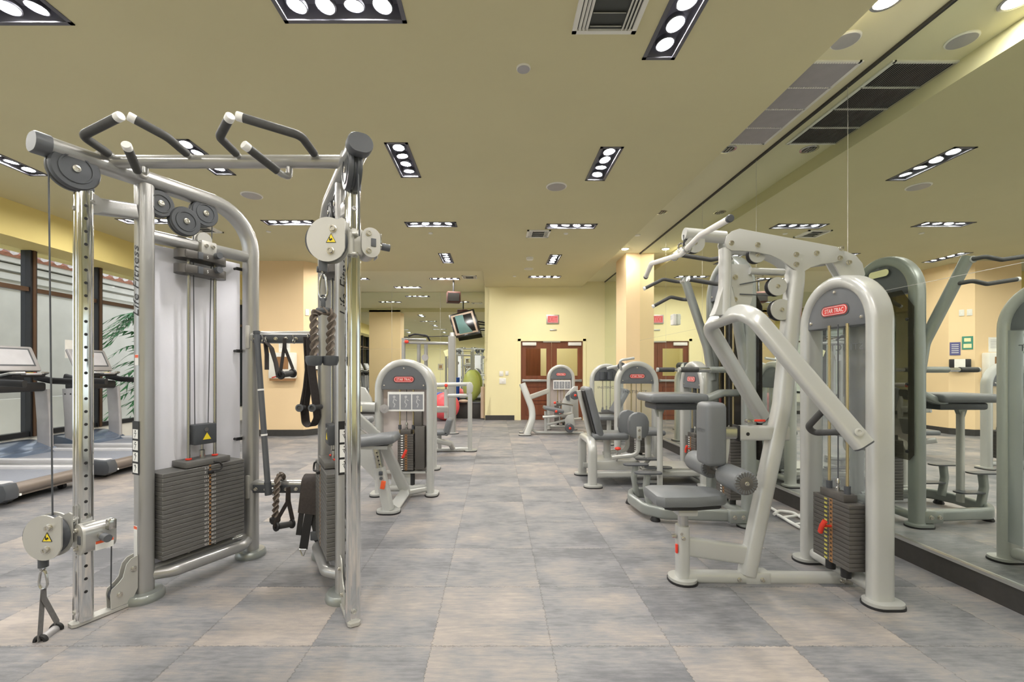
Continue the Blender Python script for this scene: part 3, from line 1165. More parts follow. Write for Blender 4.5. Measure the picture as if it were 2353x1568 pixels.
def pulley(parent, T, u, z, r, n=0.0, name='pulley', th=.05):
    c, ax = (u, n, z), (0, 1, 0)
    h = th / 2
    mb = MB(parent, T).lathe(c, ax, [(0, -h), (r * .94, -h), (r, -h * .75), (r, -h * .3), (r * .9, -h * .1), (r * .9, h * .1), (r, h * .3), (r, h * .75), (r * .94, h), (r * .70, h), (r * .69, h + .004), (r * .62, h + .004), (r * .61, h), (.02, h), (0, h)], 36)
    p = mb.build(name, 'dark_plastic')
    MB(p, T).lathe((u, n + h, z), ax, [(.017, -.002), (.017, .006), (.009, .008), (.008, .004), (0, .004)], 14).build('axle_bolt', 'bolt_steel')
    return p


def bolt(mb, p, d, r=.011, h=.012):
    d = V(d).normalized()
    mb.lathe(p, d, [(r * 1.35, 0), (r * 1.35, .002), (r, .003), (r, h), (r * .6, h), (r * .5, h - .004), (0, h - .004)], 10)


def dap_tower(T, side):
    P = dap
    nref = (0, 1, 0)
    m = MB(P, T)
    m.sweep(fillet([(-.425, 0, 2.385), (.643, 0, 2.385), (.643, 0, .03)], .27, 10), rrect(.112, .090, .044, 5), ref=nref)
    m.sweep([(0, 0, .03), (0, 0, 2.36)], rrect(.085, .085, .03, 5), ref=nref)
    m.tube([(.03, 0, 2.07), (.62, 0, 2.08)], .037, seg=16)
    m.tube([(.03, 0, .125), (.12, .075, .125), (.53, .075, .12), (.63, 0, .12)], .034, .07, seg=14)
    m.tube([(.03, 0, .155), (.62, 0, .15)], .022)
    m.build('frame', 'lf_silver')
    MB(P, T).sweep([(-.465, 0, 2.385), (-.458, 0, 2.385), (-.405, 0, 2.385)], rrect(.122, .098, .047, 5), ref=nref, scale=[.93, 1, 1]).build('end_cap', 'cap_grey')
    for u in (0, .643):
        MB(P, T).lathe((u, 0, 0), (0, 0, 1), [(.095, 0), (.098, .012), (.095, .032), (.086, .044), (.05, .046)], 28).build('foot', 'dark_plastic' if False else 'pewter')
    # adjustment rail
    rail = MB(P, T)
    rail.sweep([(-.27, 0, .02), (-.27, 0, 2.225)], rrect(.074, .066, .018, 4), ref=nref)
    for k in (-1, 1):
        rail.sweep([(-.300, k * .016, .03), (-.300, k * .016, 2.22)], circ(.008, 8), ref=nref)
    rail = rail.build('rail', 'chrome')
    m = MB(P, T)
    fx = .0285 if side > 0 else .0285
    for i in range(31):
        z = .17 + i * .0655
        m.lathe((-.275, .0368, z), (0, 1, 0), [(.0078, 0), (.0078, .0008)], 10)
    m.build('adjustment_holes', 'black', rail)
    MB(P, T).sweep([(-.27, 0, 2.22), (-.27, 0, 2.252)], rrect(.080, .072, .022, 4), ref=nref).build('rail_cap', 'cap_grey', rail)
    m = MB(P, T)
    m.sweep([(-.232, 0, 2.155), (-.045, 0, 2.185)], rrect(.052, .085, .014, 3), ref=nref)
    m.lathe((-.245, -.03, 2.16), (0, 1, 0), [(.05, 0), (.05, .06)], 20)
    for nn in (.03,):
        bolt(m, (-.245, nn, 2.165), (0, 1, 0))
    bolt(m, (-.30, .0, 2.12), (-1, 0, 0))
    m.build('rail_bracket', 'lf_silver')
    m = MB(P, T)
    m.prism([(-.325 + .0, -.02, .004), (-.31, -.032, .004), (-.03, -.032, .004), (-.03, .032, .004), (-.31, .032, .004), (-.325, .02, .004)], (0, 0, .016))
    bolt(m, (-.24, .0, .02), (0, 0, 1))
    bolt(m, (-.3, .0, .07), (-1, 0, 0))
    m.build('base_plate', 'plate_silver')
    # lower pulley housing: two S-edged plates with a pulley between
    prof = [(-.165, .022), (-.168, .10), (-.162, .125), (-.13, .15), (-.112, .17), (-.104, .205), (-.096, .235), (-.075, .258), (-.044, .266), (-.044, .085), (-.06, .05), (-.085, .022)]
    h = MB(P, T)
    for nn in (-.026, .020):
        h.prism([(u, nn, z) for u, z in prof], (0, .006, 0))
    h = h.build('lower_pulley_plates', 'plate_silver')
    m = MB(P, T)
    bolt(m, (-.128, .026, .085), (0, 1, 0))
    bolt(m, (-.064, .026, .20), (0, 1, 0))
    m.build('plate_bolts', 'bolt_steel', h)
    MB(P, T).lathe((-.122, -.018, .085), (0, 1, 0), [(.042, 0), (.036, .018), (.042, .036)], 24).build('guide_wheel', 'dark_plastic', h)
    # weights
    for u in (.235, .395):
        MB(P, T).cyl((u, 0, .15), (u, 0, 2.05), .010, seg=12).build('guide_rod', 'steel')
    m = MB(P, T)
    for u in (.235, .395):
        m.torus((u, 0, .748), (0, 0, 1), .013, .006, 14, 6)
    m.build('rod_bumpers', 'red')
    n = 19
    for i in range(n):
        z = .205 + i * .0262
        MB(P, T).box((.295, 0, z + .0125), (.49, .165, .0243), bev=.0022, seg=1).build('weight_plate', 'plate_iron')
    MB(P, T).box((.315, 0, .724), (.27, .15, .036), bev=.003).build('top_plate', 'plate_iron')
    m = MB(P, T)
    m.box((.315, .0835, .455), (.011, .002, .50))
    m.build('selector_strip', 'photo_brown')
    for i in range(n):
        z = .2175 + i * .0262
        for dx, val in ((-.021, 2.5 + 5 * (n - 1 - i)), (.021, 5 + 5 * (n - 1 - i))):
            if dx > 0 and i > n - 2:
                continue
            text('%.1f' % val, 'weight_number', 'white_label', P, (.315 + dx, .0845, z), (1, 0, 0) if side > 0 else (-1, 0, 0), (0, 0, 1), .0125, width=.026, T=T)
    m = MB(P, T)
    for i in range(n):
        m.lathe((.315, .0845, .2175 + i * .0262), (0, 1, 0), [(.0055, 0), (.0055, .001)], 8)
    m.build('hole_print', 'black')
    pin = MB(P, T)
    pin.tube([(.315, .085, .665), (.325, .115, .672), (.36, .115, .67), (.375, .112, .69), (.36, .11, .715), (.325, .105, .725)], .006, .02, seg=8)
    pin.box((.313, .095, .662), (.03, .02, .02), bev=.004)
    pin.build('selector_pin', 'black')
    # travelling pulley block over the stack
    blk = MB(P, T).box((.315, 0, .895), (.135, .085, .125), bev=.006).build('pulley_block', 'dark_plastic')
    m = MB(P, T)
    m.prism([(.295, .0432, .862), (.345, .0432, .862), (.320, .0432, .905)], (0, .0015, 0))
    m.build('warning_triangle', 'yellow', blk)
    m = MB(P, T)
    m.lathe((.315, .043, .925), (0, 1, 0), [(.013, 0), (.013, .005), (0, .005)], 12)
    m.cyl((.315, 0, .74), (.315, 0, .84), .009)
    m.lathe((.315, 0, .742), (0, 0, 1), [(.017, 0), (.017, .05), (.010, .055)], 12)
    m.build('lift_rod', 'steel', blk)
    m = MB(P, T)
    m.tube([(.272, 0, .95), (.262, 0, 2.15)], .0032, seg=6)
    m.tube([(.352, 0, .95), (.378, 0, 2.28)], .0032, seg=6)
    m.tube([(-.403, 0, 2.30), (-.385, -.01, 1.96 if side < 0 else .56)], .0038, seg=6)
    m.tube([(-.16, .01, .09), (-.158, .012, .40 if side > 0 else 1.9)], .0034, seg=6)
    m.tube([(.0, .0, 2.335), (.135, 0, 2.255)], .0032, seg=6)
    m.build('cable', 'dark_plastic')
    pulley(P, T, -.315, 2.305, .102, .012, th=.066)
    pulley(P, T, .0657, 2.263, .076, .01)
    pulley(P, T, .197, 2.198, .086, .022)
    pulley(P, T, .32, 2.288, .082, .006)
    # increment weights parked at the top of the rods
    for z in (2.005, 1.915):
        a = MB(P, T)
        a.box((.305, .0, z), (.24, .12, .052), bev=.012)
        a.cyl((.215, .0, z - .026), (.215, .0, z + .026), .058, seg=18)
        a.cyl((.40, .0, z - .026), (.40, .0, z + .026), .058, seg=18)
        a = a.build('increment_weight', 'plate_dark')
        k = MB(P, T)
        k.cyl((.37, .06, z + .02), (.37, .095, z + .02), .02, seg=14)
        k.box((.27, .062, z), (.03, .012, .045), bev=.004)
        k.build('latch_knob', 'cap_grey', a)
        text('5' if z > 1.95 else '5', 'number', 'white_label', a, (.315, .0605, z), (1, 0, 0) if side > 0 else (-1, 0, 0), (0, 0, 1), .018, T=T)
    m = MB(P, T)
    m.box((.325, .03, 2.065), (.095, .06, .085), bev=.008)
    m.cyl((.315, -.03, 2.12), (.315, .03, 2.12), .045, seg=20)
    b = m.build('weight_hanger', 'plate_silver')
    m = MB(P, T)
    bolt(m, (.305, .06, 2.075), (0, 1, 0), .010)
    bolt(m, (.345, .06, 2.075), (0, 1, 0), .010)
    m.build('hanger_bolts', 'bolt_steel', b)
    # rear shroud and its clips
    MB(P, T).box((.32, -.085, 1.08), (.60, .008, 1.93), bev=.003).build('shroud_panel', 'panel_white')
    for z in (2.0, 1.43, .82):
        c = MB(P, T)
        c.box((.60, -.05, z), (.06, .012, .022), bev=.004)
        c.cyl((.575, -.075, z), (.575, -.04, z), .009, seg=10)
        c.build('panel_clip', 'black')
    # stickers and lettering on the post's flat front
    yd = (0, 1, 0) if True else None
    nx = (0, 1, 0)
    text('Life Fitness', 'lettering', 'ink', P, (-.0432, 0, 1.80), (0, 0, 1), (0, -1, 0) if side > 0 else (0, 1, 0), .052, shear=.35, width=.40, T=T)
    st = MB(P, T).box((-.0432, .0, .862), (.0012, .066, .30)).build('exercise_sticker', 'ink')
    m = MB(P, T)
    for i in range(4 if side > 0 else 3):
        hgt = .052 if side > 0 else .072
        m.box((-.0441, 0, .94 - i * (hgt + .012) - (0 if side > 0 else .01)), (.0010, .052, hgt))
    pic = m.build('sticker_panels', 'white_label', st)
    for i in range(4 if side > 0 else 3):
        m = MB(P, T)
        hgt = .052 if side > 0 else .072
        zc = .94 - i * (hgt + .012) - (0 if side > 0 else .01)
        m.sweep([(-.0448, -.006, zc - hgt * .38), (-.0448, .004, zc), (-.0448, -.004, zc + hgt * .2)], rrect(.004, .0006, .0002, 1), ref=(0, 1, 0))
        m.sweep([(-.0448, -.014, zc + hgt * (.05 + .1 * i)), (-.0448, .012, zc + hgt * .1)], rrect(.003, .0006, .0002, 1), ref=(0, 0, 1))
        m.lathe((-.0445, .0, zc + hgt * .32), (-1, 0, 0), [(.005, 0), (.005, .0006)], 10)
        m.build('pictogram_print', 'ink', st)
    if side > 0:
        for z0, z1 in ((1.325, 1.385), (.245, .425)):
            s_ = MB(P, T).box((-.0432, .012 if z0 > 1 else .0, (z0 + z1) / 2), (.0012, .034, z1 - z0)).build('warning_sticker', 'white_label')
            MB(P, T).box((-.0441, .012 if z0 > 1 else .0, z1 - .010), (.0008, .032, .016)).build('sticker_header', 'orange', s_)


dap_tower(TL, 1)
dap_tower(TR, -1)


def carriage(T, side, zc, pc, rad):
    """slider on the rail, hinged to a swivelling pair of pulley plates facing the camera; pc = pulley centre in the room"""
    P = dap
    s = MB(P, T)
    s.box((-.27, 0, zc), (.078, .10, .14), bev=.018)
    s.sweep([(-.255, .052 if side > 0 else -.052, zc - .055), (-.255, .052 if side > 0 else -.052, zc + .055)], rrect(.075, .014, .006, 3), ref=(1, 0, 0))
    s = s.build('slider', 'plate_silver')
    k = 1 if side > 0 else -1
    nn = k * .082
    b = MB(P, T)
    b.sweep([(-.312, nn, zc), (-.185, nn, zc)], rrect(.088, .142, .043, 6), ref=(0, 1, 0))
    b = b.build('housing', 'lf_silver', s)
    MB(P, T).sweep([(-.322, nn, zc), (-.311, nn, zc)], rrect(.094, .152, .046, 6), ref=(0, 1, 0)).build('housing_face', 'plate_silver', s)
    MB(P, T).cyl((-.25, nn + k * .04, zc + .008), (-.25, nn + k * .075, zc + .005), .017, seg=14).build('knob_stem', 'steel', s)
    MB(P, T).cyl((-.25, nn + k * .070, zc + .005), (-.25, nn + k * .115, zc + .002), .019, seg=16).build('pull_knob', 'cap_grey', s)
    MB(P, T).box((-.324, nn + k * .012, zc), (.006, .026, .042), bev=.002).build('face_plug', 'cap_grey', s)
    for dz in (-.045, .045):
        m = MB(P, T)
        bolt(m, (-.322, nn - k * .012, zc + dz), (-1, 0, 0), .012)
        m.build('face_bolt', 'bolt_steel', s)
    m = MB(P, T)
    m.box((-.215, nn + k * .060, zc + .055), (.035, .035, .05), bev=.004)
    m.build('cable_stop', 'steel', s)
    w_ = MB(P, T).box((-.235, nn + k * .0443, zc - .042), (.075, .002, .045)).build('warning_sticker', 'white_label', s)
    MB(P, T).box((-.235, nn + k * .0450, zc - .026), (.073, .002, .013)).build('sticker_header', 'orange', s)
    # hinge barrel between slider and plates
    hinge = T @ V((-.315, 0, zc))
    p = V(pc)
    hx = p.lerp(hinge, .80)
    g = MB(P)
    g.cyl((hx.x, hx.y, p.z - .055), (hx.x, hx.y, p.z + .055), .022, seg=16)
    for dz in (-.05, .05):
        g.box(((hx.x + hinge.x) / 2, (hx.y + hinge.y) / 2, p.z + dz), ((hinge - hx).length + .03, .04, .012), bev=.003)
    g.build('hinge_barrel', 'plate_silver', s)
    pts = []
    r = rad
    for i in range(29):
        a = math.radians(62 + 250 * i / 28)
        pts.append((p.x + r * math.cos(a) * .98, p.z + r * math.sin(a) * 1.06))
    pts += [(p.x + r * .80, p.z - r * .55), (p.x + r * .84, p.z - r * .40), (p.x + r * .84, p.z + r * .95), (p.x + r * .70, p.z + r * 1.04)]
    pl = MB(P)
    for dy in (-.030, .022):
        pl.prism([(x, p.y + dy, z) for x, z in pts], (0, .008, 0))
    pl = pl.build('pulley_plates', 'plate_silver', s)
    MB(P).lathe((p.x - .014, p.y - .020, p.z), (0, 1, 0), [(r * .96, 0), (r * .88, .02), (r * .96, .04)], 36).build('swivel_pulley', 'dark_plastic', s)
    tr = MB(P)
    tr.prism([(p.x - r * .02, p.y - .0312, p.z - r * .14), (p.x + r * .40, p.y - .0312, p.z - r * .14), (p.x + r * .19, p.y - .0312, p.z + r * .24)], (0, .001, 0))
    tr = tr.build('warning_triangle', 'yellow', s)
    q = MB(P)
    for a, b2 in (((-.04, -.16), (.42, -.16)), ((.42, -.16), (.19, .27)), ((.19, .27), (-.04, -.16))):
        q.sweep([(p.x + r * a[0], p.y - .0313, p.z + r * a[1]), (p.x + r * b2[0], p.y - .0313, p.z + r * b2[1])], rrect(.003, .0012, .0004, 1), ref=(0, 1, 0))
    q.box((p.x + r * .19, p.y - .0322, p.z - r * .02), (.014, .001, .008), (V((.8, 0, .6)), V((0, 1, 0)), V((-.6, 0, .8))))
    q.box((p.x + r * .12, p.y - .0322, p.z + r * .02), (.004, .001, .016))
    q.build('triangle_outline', 'ink', s)
    q = MB(P)
    for dz in (.50, -.55):
        bolt(q, (p.x + r * .28 - (.012 if dz < 0 else 0), p.y - .030, p.z + dz * r), (0, -1, 0), .014, .016)
    q.build('plate_bolts', 'bolt_steel', s)
    z0 = p.z - r * 1.04
    MB(P).cyl((p.x - r * .30, p.y, z0 - .045), (p.x - r * .30, p.y, z0 + .02), .020, seg=14).build('rubber_stop', 'dark_plastic', s)
    return V((p.x - r * .30, p.y, z0 - .045))


hookL = carriage(TL, 1, .457, at(114, 1232, 2.14), .102)
hookR = carriage(TR, -1, 1.955, at(757, 554, 2.16), .102)

# pull-up bar between the towers, six grips reaching towards the camera
XC = -1.488
xl, xr = (TL @ V((-.175, .03, 0))).x, (TR @ V((-.175, .03, 0))).x
MB(dap).tube([(xl, 2.345, 2.41), (xr, 2.345, 2.41)], .034, seg=18).build('pull_up_bar', 'lf_silver')
m = MB(dap)
for k, T in ((1, TL), (-1, TR)):
    c = T @ V((-.175, 0, 2.41))
    m.box(c, (.10, .10, .085), (T.to_3x3() @ V((1, 0, 0)), T.to_3x3() @ V((0, 1, 0)), V((0, 0, 1))), bev=.02)
m.build('bar_clamps', 'lf_silver')
for s_ in (-1, 1):
    for pts, hold in (
        ([(.538, 2.345, 2.425), (.535, 2.147, 2.444), (.279, 2.063, 2.489)], .045),
        ([(.130, 2.345, 2.425), (.128, 2.16, 2.444), (.234, 2.07, 2.49)], .045),
        ([(.385, 2.345, 2.38), (.385, 2.345, 2.325), (.372, 2.29, 2.318), (.284, 2.108, 2.375)], .03)):
        P3 = [V((XC + s_ * a, b, c)) for a, b, c in pts]
        path = fillet(P3, hold, 6)
        g = MB(dap).sweep(path, circ(.0165, 12)).build('pull_up_grip', 'lf_silver')
        # rubber sleeve over all but the first stretch, pale end plug
        L = 0
        sl = []
        skip = .05 if len(pts) == 3 else .13
        for a, b in zip(path, path[1:]):
            d = (b - a).length
            if L + d > skip:
                if not sl:
                    sl.append(a.lerp(b, max(0, (skip - L) / d)))
                sl.append(b)
            L += d
        tip = sl[-1]
        sl[-1] = tip.lerp(sl[-2], .02 / (tip - sl[-2]).length)
        MB(dap).sweep(sl, circ(.0205, 12)).build('rubber_sleeve', 'grip_rubber', g)
        dirv = (tip - sl[-2]).normalized()
        MB(dap).lathe(sl[-1], dirv, [(.0205, 0), (.0215, .006), (.0215, .026), (.019, .030), (0, .030)], 14).build('end_plug', 'white_label', g)

# storage beams between the rear posts
for z, nm in ((1.525, 'accessory_beam'), (.492, 'accessory_beam')):
    a, b = V((-1.70, 3.06, z)), V((-1.205, 3.06, z))
    bm_ = MB(dap).sweep([a, b], rrect(.085, .06, .028, 5), ref=(0, 0, 1)).build(nm, 'lf_silver')
    st = MB(dap).box(((a + b) / 2) + V((.0, -.036, -.012)), (.44, .014, .055), bev=.003).build('hook_strip', 'dark_plastic', bm_)
    for f in (.10, .24, .38, .52, .66, .80, .94):
        m = MB(dap)
        bolt(m, a.lerp(b, f) + V((0, -.043, -.012)), (0, -1, 0), .009)
        m.build('strip_bolt', 'bolt_steel', bm_)
    MB(dap).box(a + V((-.01, -.005, 0)), (.03, .08, .16), bev=.008).build('beam_bracket', 'plate_silver', bm_)
    MB(dap).box(b + V((.01, -.005, 0)), (.03, .08, .16), bev=.008).build('beam_bracket', 'plate_silver', bm_)
    for f in (.24, .66) if z > 1 else (.38,):
        hk = MB(dap)
        p = a.lerp(b, f) + V((0, -.045, -.012))
        hk.tube([p, p + V((0, -.035, -.005)), p + V((0, -.045, .02))], .006, .015, seg=8)
        hk.torus(p + V((0, -.028, -.018)), (1, 0, 0), .016, .004, 16, 6)
        hk.build('hook', 'chrome', bm_)


# ---------------------------------------------------------------- attachments (each hangs on the machine and is a thing of its own)
def strap_path(mb, pts, wdt=.025, th=.003, wdir=(0, 1, 0)):
    mb.sweep(fillet(pts, .02, 4), rrect(wdt, th, .001, 1), ref=wdir)
    return mb


def carabiner(root, top, length, wid=.022):
    m = MB(root)
    x, y, z = top
    pts = [(x, y, z), (x - wid * .6, y, z - length * .12), (x - wid, y, z - length * .75), (x - wid * .5, y, z - length), (x + wid * .5, y, z - length), (x + wid, y, z - length * .75), (x + wid * .55, y, z - length * .12)]
    q = []
    n = len(pts)
    for i in range(n):
        a, b = V(pts[i]), V(pts[(i + 1) % n])
        q += [a.lerp(b, .2), a.lerp(b, .8)]
    m.sweep(q, circ(.0055, 8), ref=(0, 1, 0), closed=True)
    m.torus((x, y, z + .012), (1, 0, 0), .014, .004, 14, 6)
    return m.build('carabiner', 'steel')


def stirrup(label, top, g0, g1, strapm='strap_grey', carab=0.09, group=None, knot=.05):
    r = thing('stirrup_handle', label, 'cable handle', (g0 + g1) / 2, group)
    t = V(top)
    if carab:
        carabiner(r, (t.x, t.y, t.z), carab)
        t = t - V((0, 0, carab))
    d = (g1 - g0).normalized()
    MB(r).cyl(g0 + d * .008, g1 - d * .008, .0205, seg=16).build('grip', 'grip_rubber' if strapm == 'strap' else 'grille')
    for e, sg in ((g0, -1), (g1, 1)):
        MB(r).lathe(e, d * sg, [(.017, -.012), (.029, -.010), (.031, 0), (.027, .006), (.017, .006), (.013, -.006), (0, -.006)], 20).build('end_ring', 'black')
    k = t - V((0, 0, knot))
    m = MB(r)
    strap_path(m, [t, k + V((-.004, 0, 0)), g0 + V((0, 0, .03)), g0], .03, .003, d)
    strap_path(m, [t + V((.002, 0, 0)), k + V((.004, 0, 0)), g1 + V((0, 0, .03)), g1], .03, .003, d)
    m.build('webbing', strapm)
    return r


hl = hookL
stirrup('grey grip handle with webbing hanging from the lowered left pulley', hl - V((0, 0, .015)), at(92, 1474, 2.10), at(131, 1444, 2.20), carab=.09)

# triceps rope on the raised pulley
r = thing('triceps_rope', 'twisted rope attachment with rubber ends hanging from the raised right pulley', 'cable rope', hookR - V((0, 0, .3)))
hr = hookR
carabiner(r, (hr.x, hr.y, hr.z - .012), .12)
c0 = hr - V((0, 0, .135))
m = MB(r)
m.box(c0 - V((0, 0, .02)), (.022, .018, .055), bev=.006)
m.torus(c0 + V((0, 0, .004)), (0, 1, 0), .014, .005, 14, 6)
m.box(c0 - V((0, 0, .055)), (.07, .035, .028), bev=.012)
m.build('rope_clip', 'dark_plastic')
tri = [((.0098) * math.cos(t) + .0065 * math.cos(t) * math.cos(3 * t) * 1.0, (.0098) * math.sin(t) + .0065 * math.sin(t) * math.cos(3 * t)) for t in [2 * math.pi * i / 18 for i in range(18)]]
tri = [(x * 1.35, y * 1.35) for x, y in tri]
for s_, ex, ez in ((-1, 722, 822), (1, 759, 822)):
    e = at(ex, ez, 2.16 + .02 * s_)
    path = fillet([c0 + V((0, 0, -.055)), c0 + V((s_ * .045, 0, -.065)), V((e.x - s_ * .0, e.y, e.z + .10)), e], [0, .05, .2, 0], 8)
    dense = []
    for a, b in zip(path, path[1:]):
        n = max(1, int((b - a).length / .006))
        dense += [a.lerp(b, i / n) for i in range(n)]
    dense.append(path[-1])
    MB(r).sweep(dense, tri, ref=(0, 1, 0), twist=.34).build('rope_strand', 'rope')
    MB(r).lathe(e + V((0, 0, .01)), (0, 0, -1), [(.02, 0), (.040, .004), (.041, .026), (.032, .048), (0, .052)], 22).build('rubber_end', 'dark_plastic')

# long straight bar standing against the accessory beams
r = thing('exercise_bar', 'long straight dark bar with white tape rings leaning on the rear left post', 'bar', at(617, 1140, 2.94))
a, b = at(590, 768, 2.975), at(617, 1138, 2.93)
MB(r).cyl(a, b, .0185, seg=14).build('bar_shaft', 'cap_grey')
for f in (.35, .63):
    c = a.lerp(b, f)
    d = (b - a).normalized()
    MB(r).cyl(c - d * .006, c + d * .006, .0205, seg=14).build('tape_ring', 'white_label')
MB(r).cyl(a + (a - b).normalized() * .02, a, .022, seg=14).build('end_cap', 'dark_plastic')
MB(r).cyl(b.lerp(a, .08), b, .022, seg=14).build('end_sleeve', 'dark_plastic')
yb = 2.985


def hook_pt(x, y):
    return at(x, y, yb)


r = thing('ankle_strap', 'dark ankle strap with a red label hanging at the left of the upper beam', 'ankle strap', hook_pt(628, 830))
m = MB(r)
strap_path(m, [hook_pt(612, 787), hook_pt(624, 800), hook_pt(634, 835), hook_pt(640, 868)], .055, .006, (0, 1, 0))
strap_path(m, [hook_pt(610, 787), hook_pt(613, 815), hook_pt(613, 850)], .05, .006, (0, 1, 0))
m.sweep([hook_pt(622, 800), hook_pt(634, 838), hook_pt(641, 868)], rrect(.004, .05, .002, 1), ref=(1, 0, 0))
m.build('cuff', 'strap')
MB(r).box(hook_pt(635, 866) - V((0, .008, 0)), (.055, .004, .008), (V((.95, 0, .25)), V((0, 1, 0)), V((-.25, 0, .95)))).build('red_label', 'red')
MB(r).torus(hook_pt(611, 781), (1, .3, 0), .018, .004, 16, 6).build('ring', 'steel')

stirrup('small dark stirrup handle on the second hook of the upper beam', hook_pt(657, 778) + V((0, -.02, 0)), at(645, 862, 2.90), at(673, 858, 3.02), 'strap', carab=.0, knot=.07)
r = thing('ab_strap', 'pair of long hanging straps with grips beside the right tower post', 'exercise strap', hook_pt(712, 880))
m = MB(r)
strap_path(m, [hook_pt(709, 778), hook_pt(704, 860), hook_pt(690, 936)], .03, .003, (0, 1, 0))
strap_path(m, [hook_pt(711, 778), hook_pt(709, 870), hook_pt(700, 950)], .05, .003, (0, 1, 0))
m.build('front_webbing', 'strap')
m = MB(r)
m.sweep(fillet([hook_pt(706, 775), hook_pt(710, 850), hook_pt(700, 945), hook_pt(703, 975), hook_pt(718, 982), hook_pt(730, 960), hook_pt(727, 930), hook_pt(716, 850), hook_pt(713, 778)], .05, 5), rrect(.075, .006, .002, 1), ref=(.35, .93, 0))
m.build('padded_sling', 'strap')
for (x0, y0), (x1, y1) in (((688, 938), (698, 936)), ((717, 938), (738, 935))):
    g = MB(r).cyl(at(x0, y0, 2.91), at(x1, y1, 2.98), .0165, seg=14).build('grip', 'grip_rubber')
    MB(r).lathe(at(x0, y0, 2.91), (0, -1, 0), [(.017, -.006), (.026, -.004), (.026, .004), (.016, .006), (.012, -.004), (0, -.004)], 16).build('end_ring', 'cap_grey', g)
MB(r).torus(hook_pt(708, 774), (1, .2, 0), .016, .004, 16, 6).build('ring', 'steel')

# lower beam: rope, stirrup, belt
r = thing('short_rope', 'short twisted rope draped over the lower accessory beam', 'cable rope', hook_pt(640, 1150))
path = fillet([at(650, 1100, 3.07), at(647, 1088, 3.02), at(638, 1100, 2.97), at(634, 1150, 2.96), at(632, 1190, 2.96)], .05, 6)
dense = []
for a, b in zip(path, path[1:]):
    n = max(1, int((b - a).length / .006))
    dense += [a.lerp(b, i / n) for i in range(n)]
MB(r).sweep(dense, tri, ref=(0, 1, 0), twist=.34).build('rope_strand', 'rope')
MB(r).lathe(at(632, 1188, 2.96), (0, 0, -1), [(.02, 0), (.034, .006), (.034, .03), (.024, .045), (0, .048)], 20).build('rubber_end', 'black')
stirrup('dark stirrup handle hanging from the lower accessory beam', at(662, 1120, 2.97), at(634, 1211, 2.90), at(672, 1204, 3.0), 'strap', carab=.0, knot=.1)
r = thing('dip_belt', 'padded black harness belt draped over the lower accessory beam', 'belt', hook_pt(714, 1180))
m = MB(r)
m.sweep(fillet([at(728, 1100, 3.10), at(722, 1093, 3.03), at(716, 1105, 2.955), at(712, 1145, 2.945), at(708, 1180, 2.95)], .04, 5), rrect(.135, .03, .012, 3), ref=(1, 0, 0))
m.build('belt_pad', 'strap')
m = MB(r)
strap_path(m, [at(712, 1170, 2.94), at(706, 1205, 2.94), at(697, 1262, 2.94)], .055, .005, (1, .1, 0))
strap_path(m, [at(716, 1175, 2.96), at(727, 1225, 2.95), at(728, 1240, 2.95), at(752, 1275, 3.0)], .04, .006, (1, .1, 0))
strap_path(m, [at(695, 1165, 2.95), at(690, 1200, 2.95), at(686, 1230, 2.95)], .035, .005, (1, .1, 0))
m.build('belt_webbing', 'black')
MB(r).box(at(724, 1232, 2.935), (.06, .02, .06), bev=.006).build('buckle', 'dark_plastic')
m = MB(r)
a = at(696, 1262, 2.94)
m.sweep([a + V((-.022, 0, 0)), a + V((.022, 0, 0)), a + V((.004, 0, -.045)), a + V((-.004, 0, -.045))], circ(.0045, 8), ref=(0, 1, 0), closed=True)
m.build('steel_ring', 'steel')

# ================================================================ weight towers of the selectorised machines
def Tm(x, y, deg):
    return Matrix.Translation((x, y, 0)) @ Matrix.Rotation(math.radians(deg), 4, 'Z')


def foot_plate(P, T, x, y, sx, sy, m_='star_silver'):
    f = MB(P, T).sweep([(x, y, .012), (x, y, .030)], rrect(sx, sy, min(sx, sy) * .48, 6), ref=(1, 0, 0)).build('foot', m_)
    MB(P, T).sweep([(x, y, 0), (x, y, .013)], rrect(sx + .008, sy + .008, min(sx, sy) * .49, 6), ref=(1, 0, 0)).build('rubber_sole', 'black', f)
    return f


def sheet_with_figures(P, T, c, wd, ht, name='instruction_sheet'):
    s = MB(P, T).box(c, (wd, .003, ht)).build(name, 'white_label')
    for i in range(3):
        cx = c[0] + (i - 1) * wd * .32
        MB(P, T).box((cx, c[1] - .002, c[2] - ht * .02), (wd * .29, .002, ht * .78)).build('picture_panel', 'grey_label', s)
        m = MB(P, T)
        y = c[1] - .0036
        m.lathe((cx, y, c[2] + ht * .24), (0, -1, 0), [(ht * .07, 0), (ht * .07, .001)], 10)
        m.sweep([(cx, y, c[2] + ht * .18), (cx - wd * .03, y, c[2] - ht * .04), (cx + wd * .02, y, c[2] - ht * .14), (cx - wd * .01, y, c[2] - ht * .30)], rrect(.001, wd * .03, .0004, 1), ref=(0, 1, 0))
        m.sweep([(cx - wd * .01, y, c[2] + ht * .14), (cx + wd * .07, y, c[2] + ht * .04)], rrect(.001, wd * .025, .0004, 1), ref=(0, 1, 0))
        m.build('exercise_figure', 'screen_grey', s)
    return s


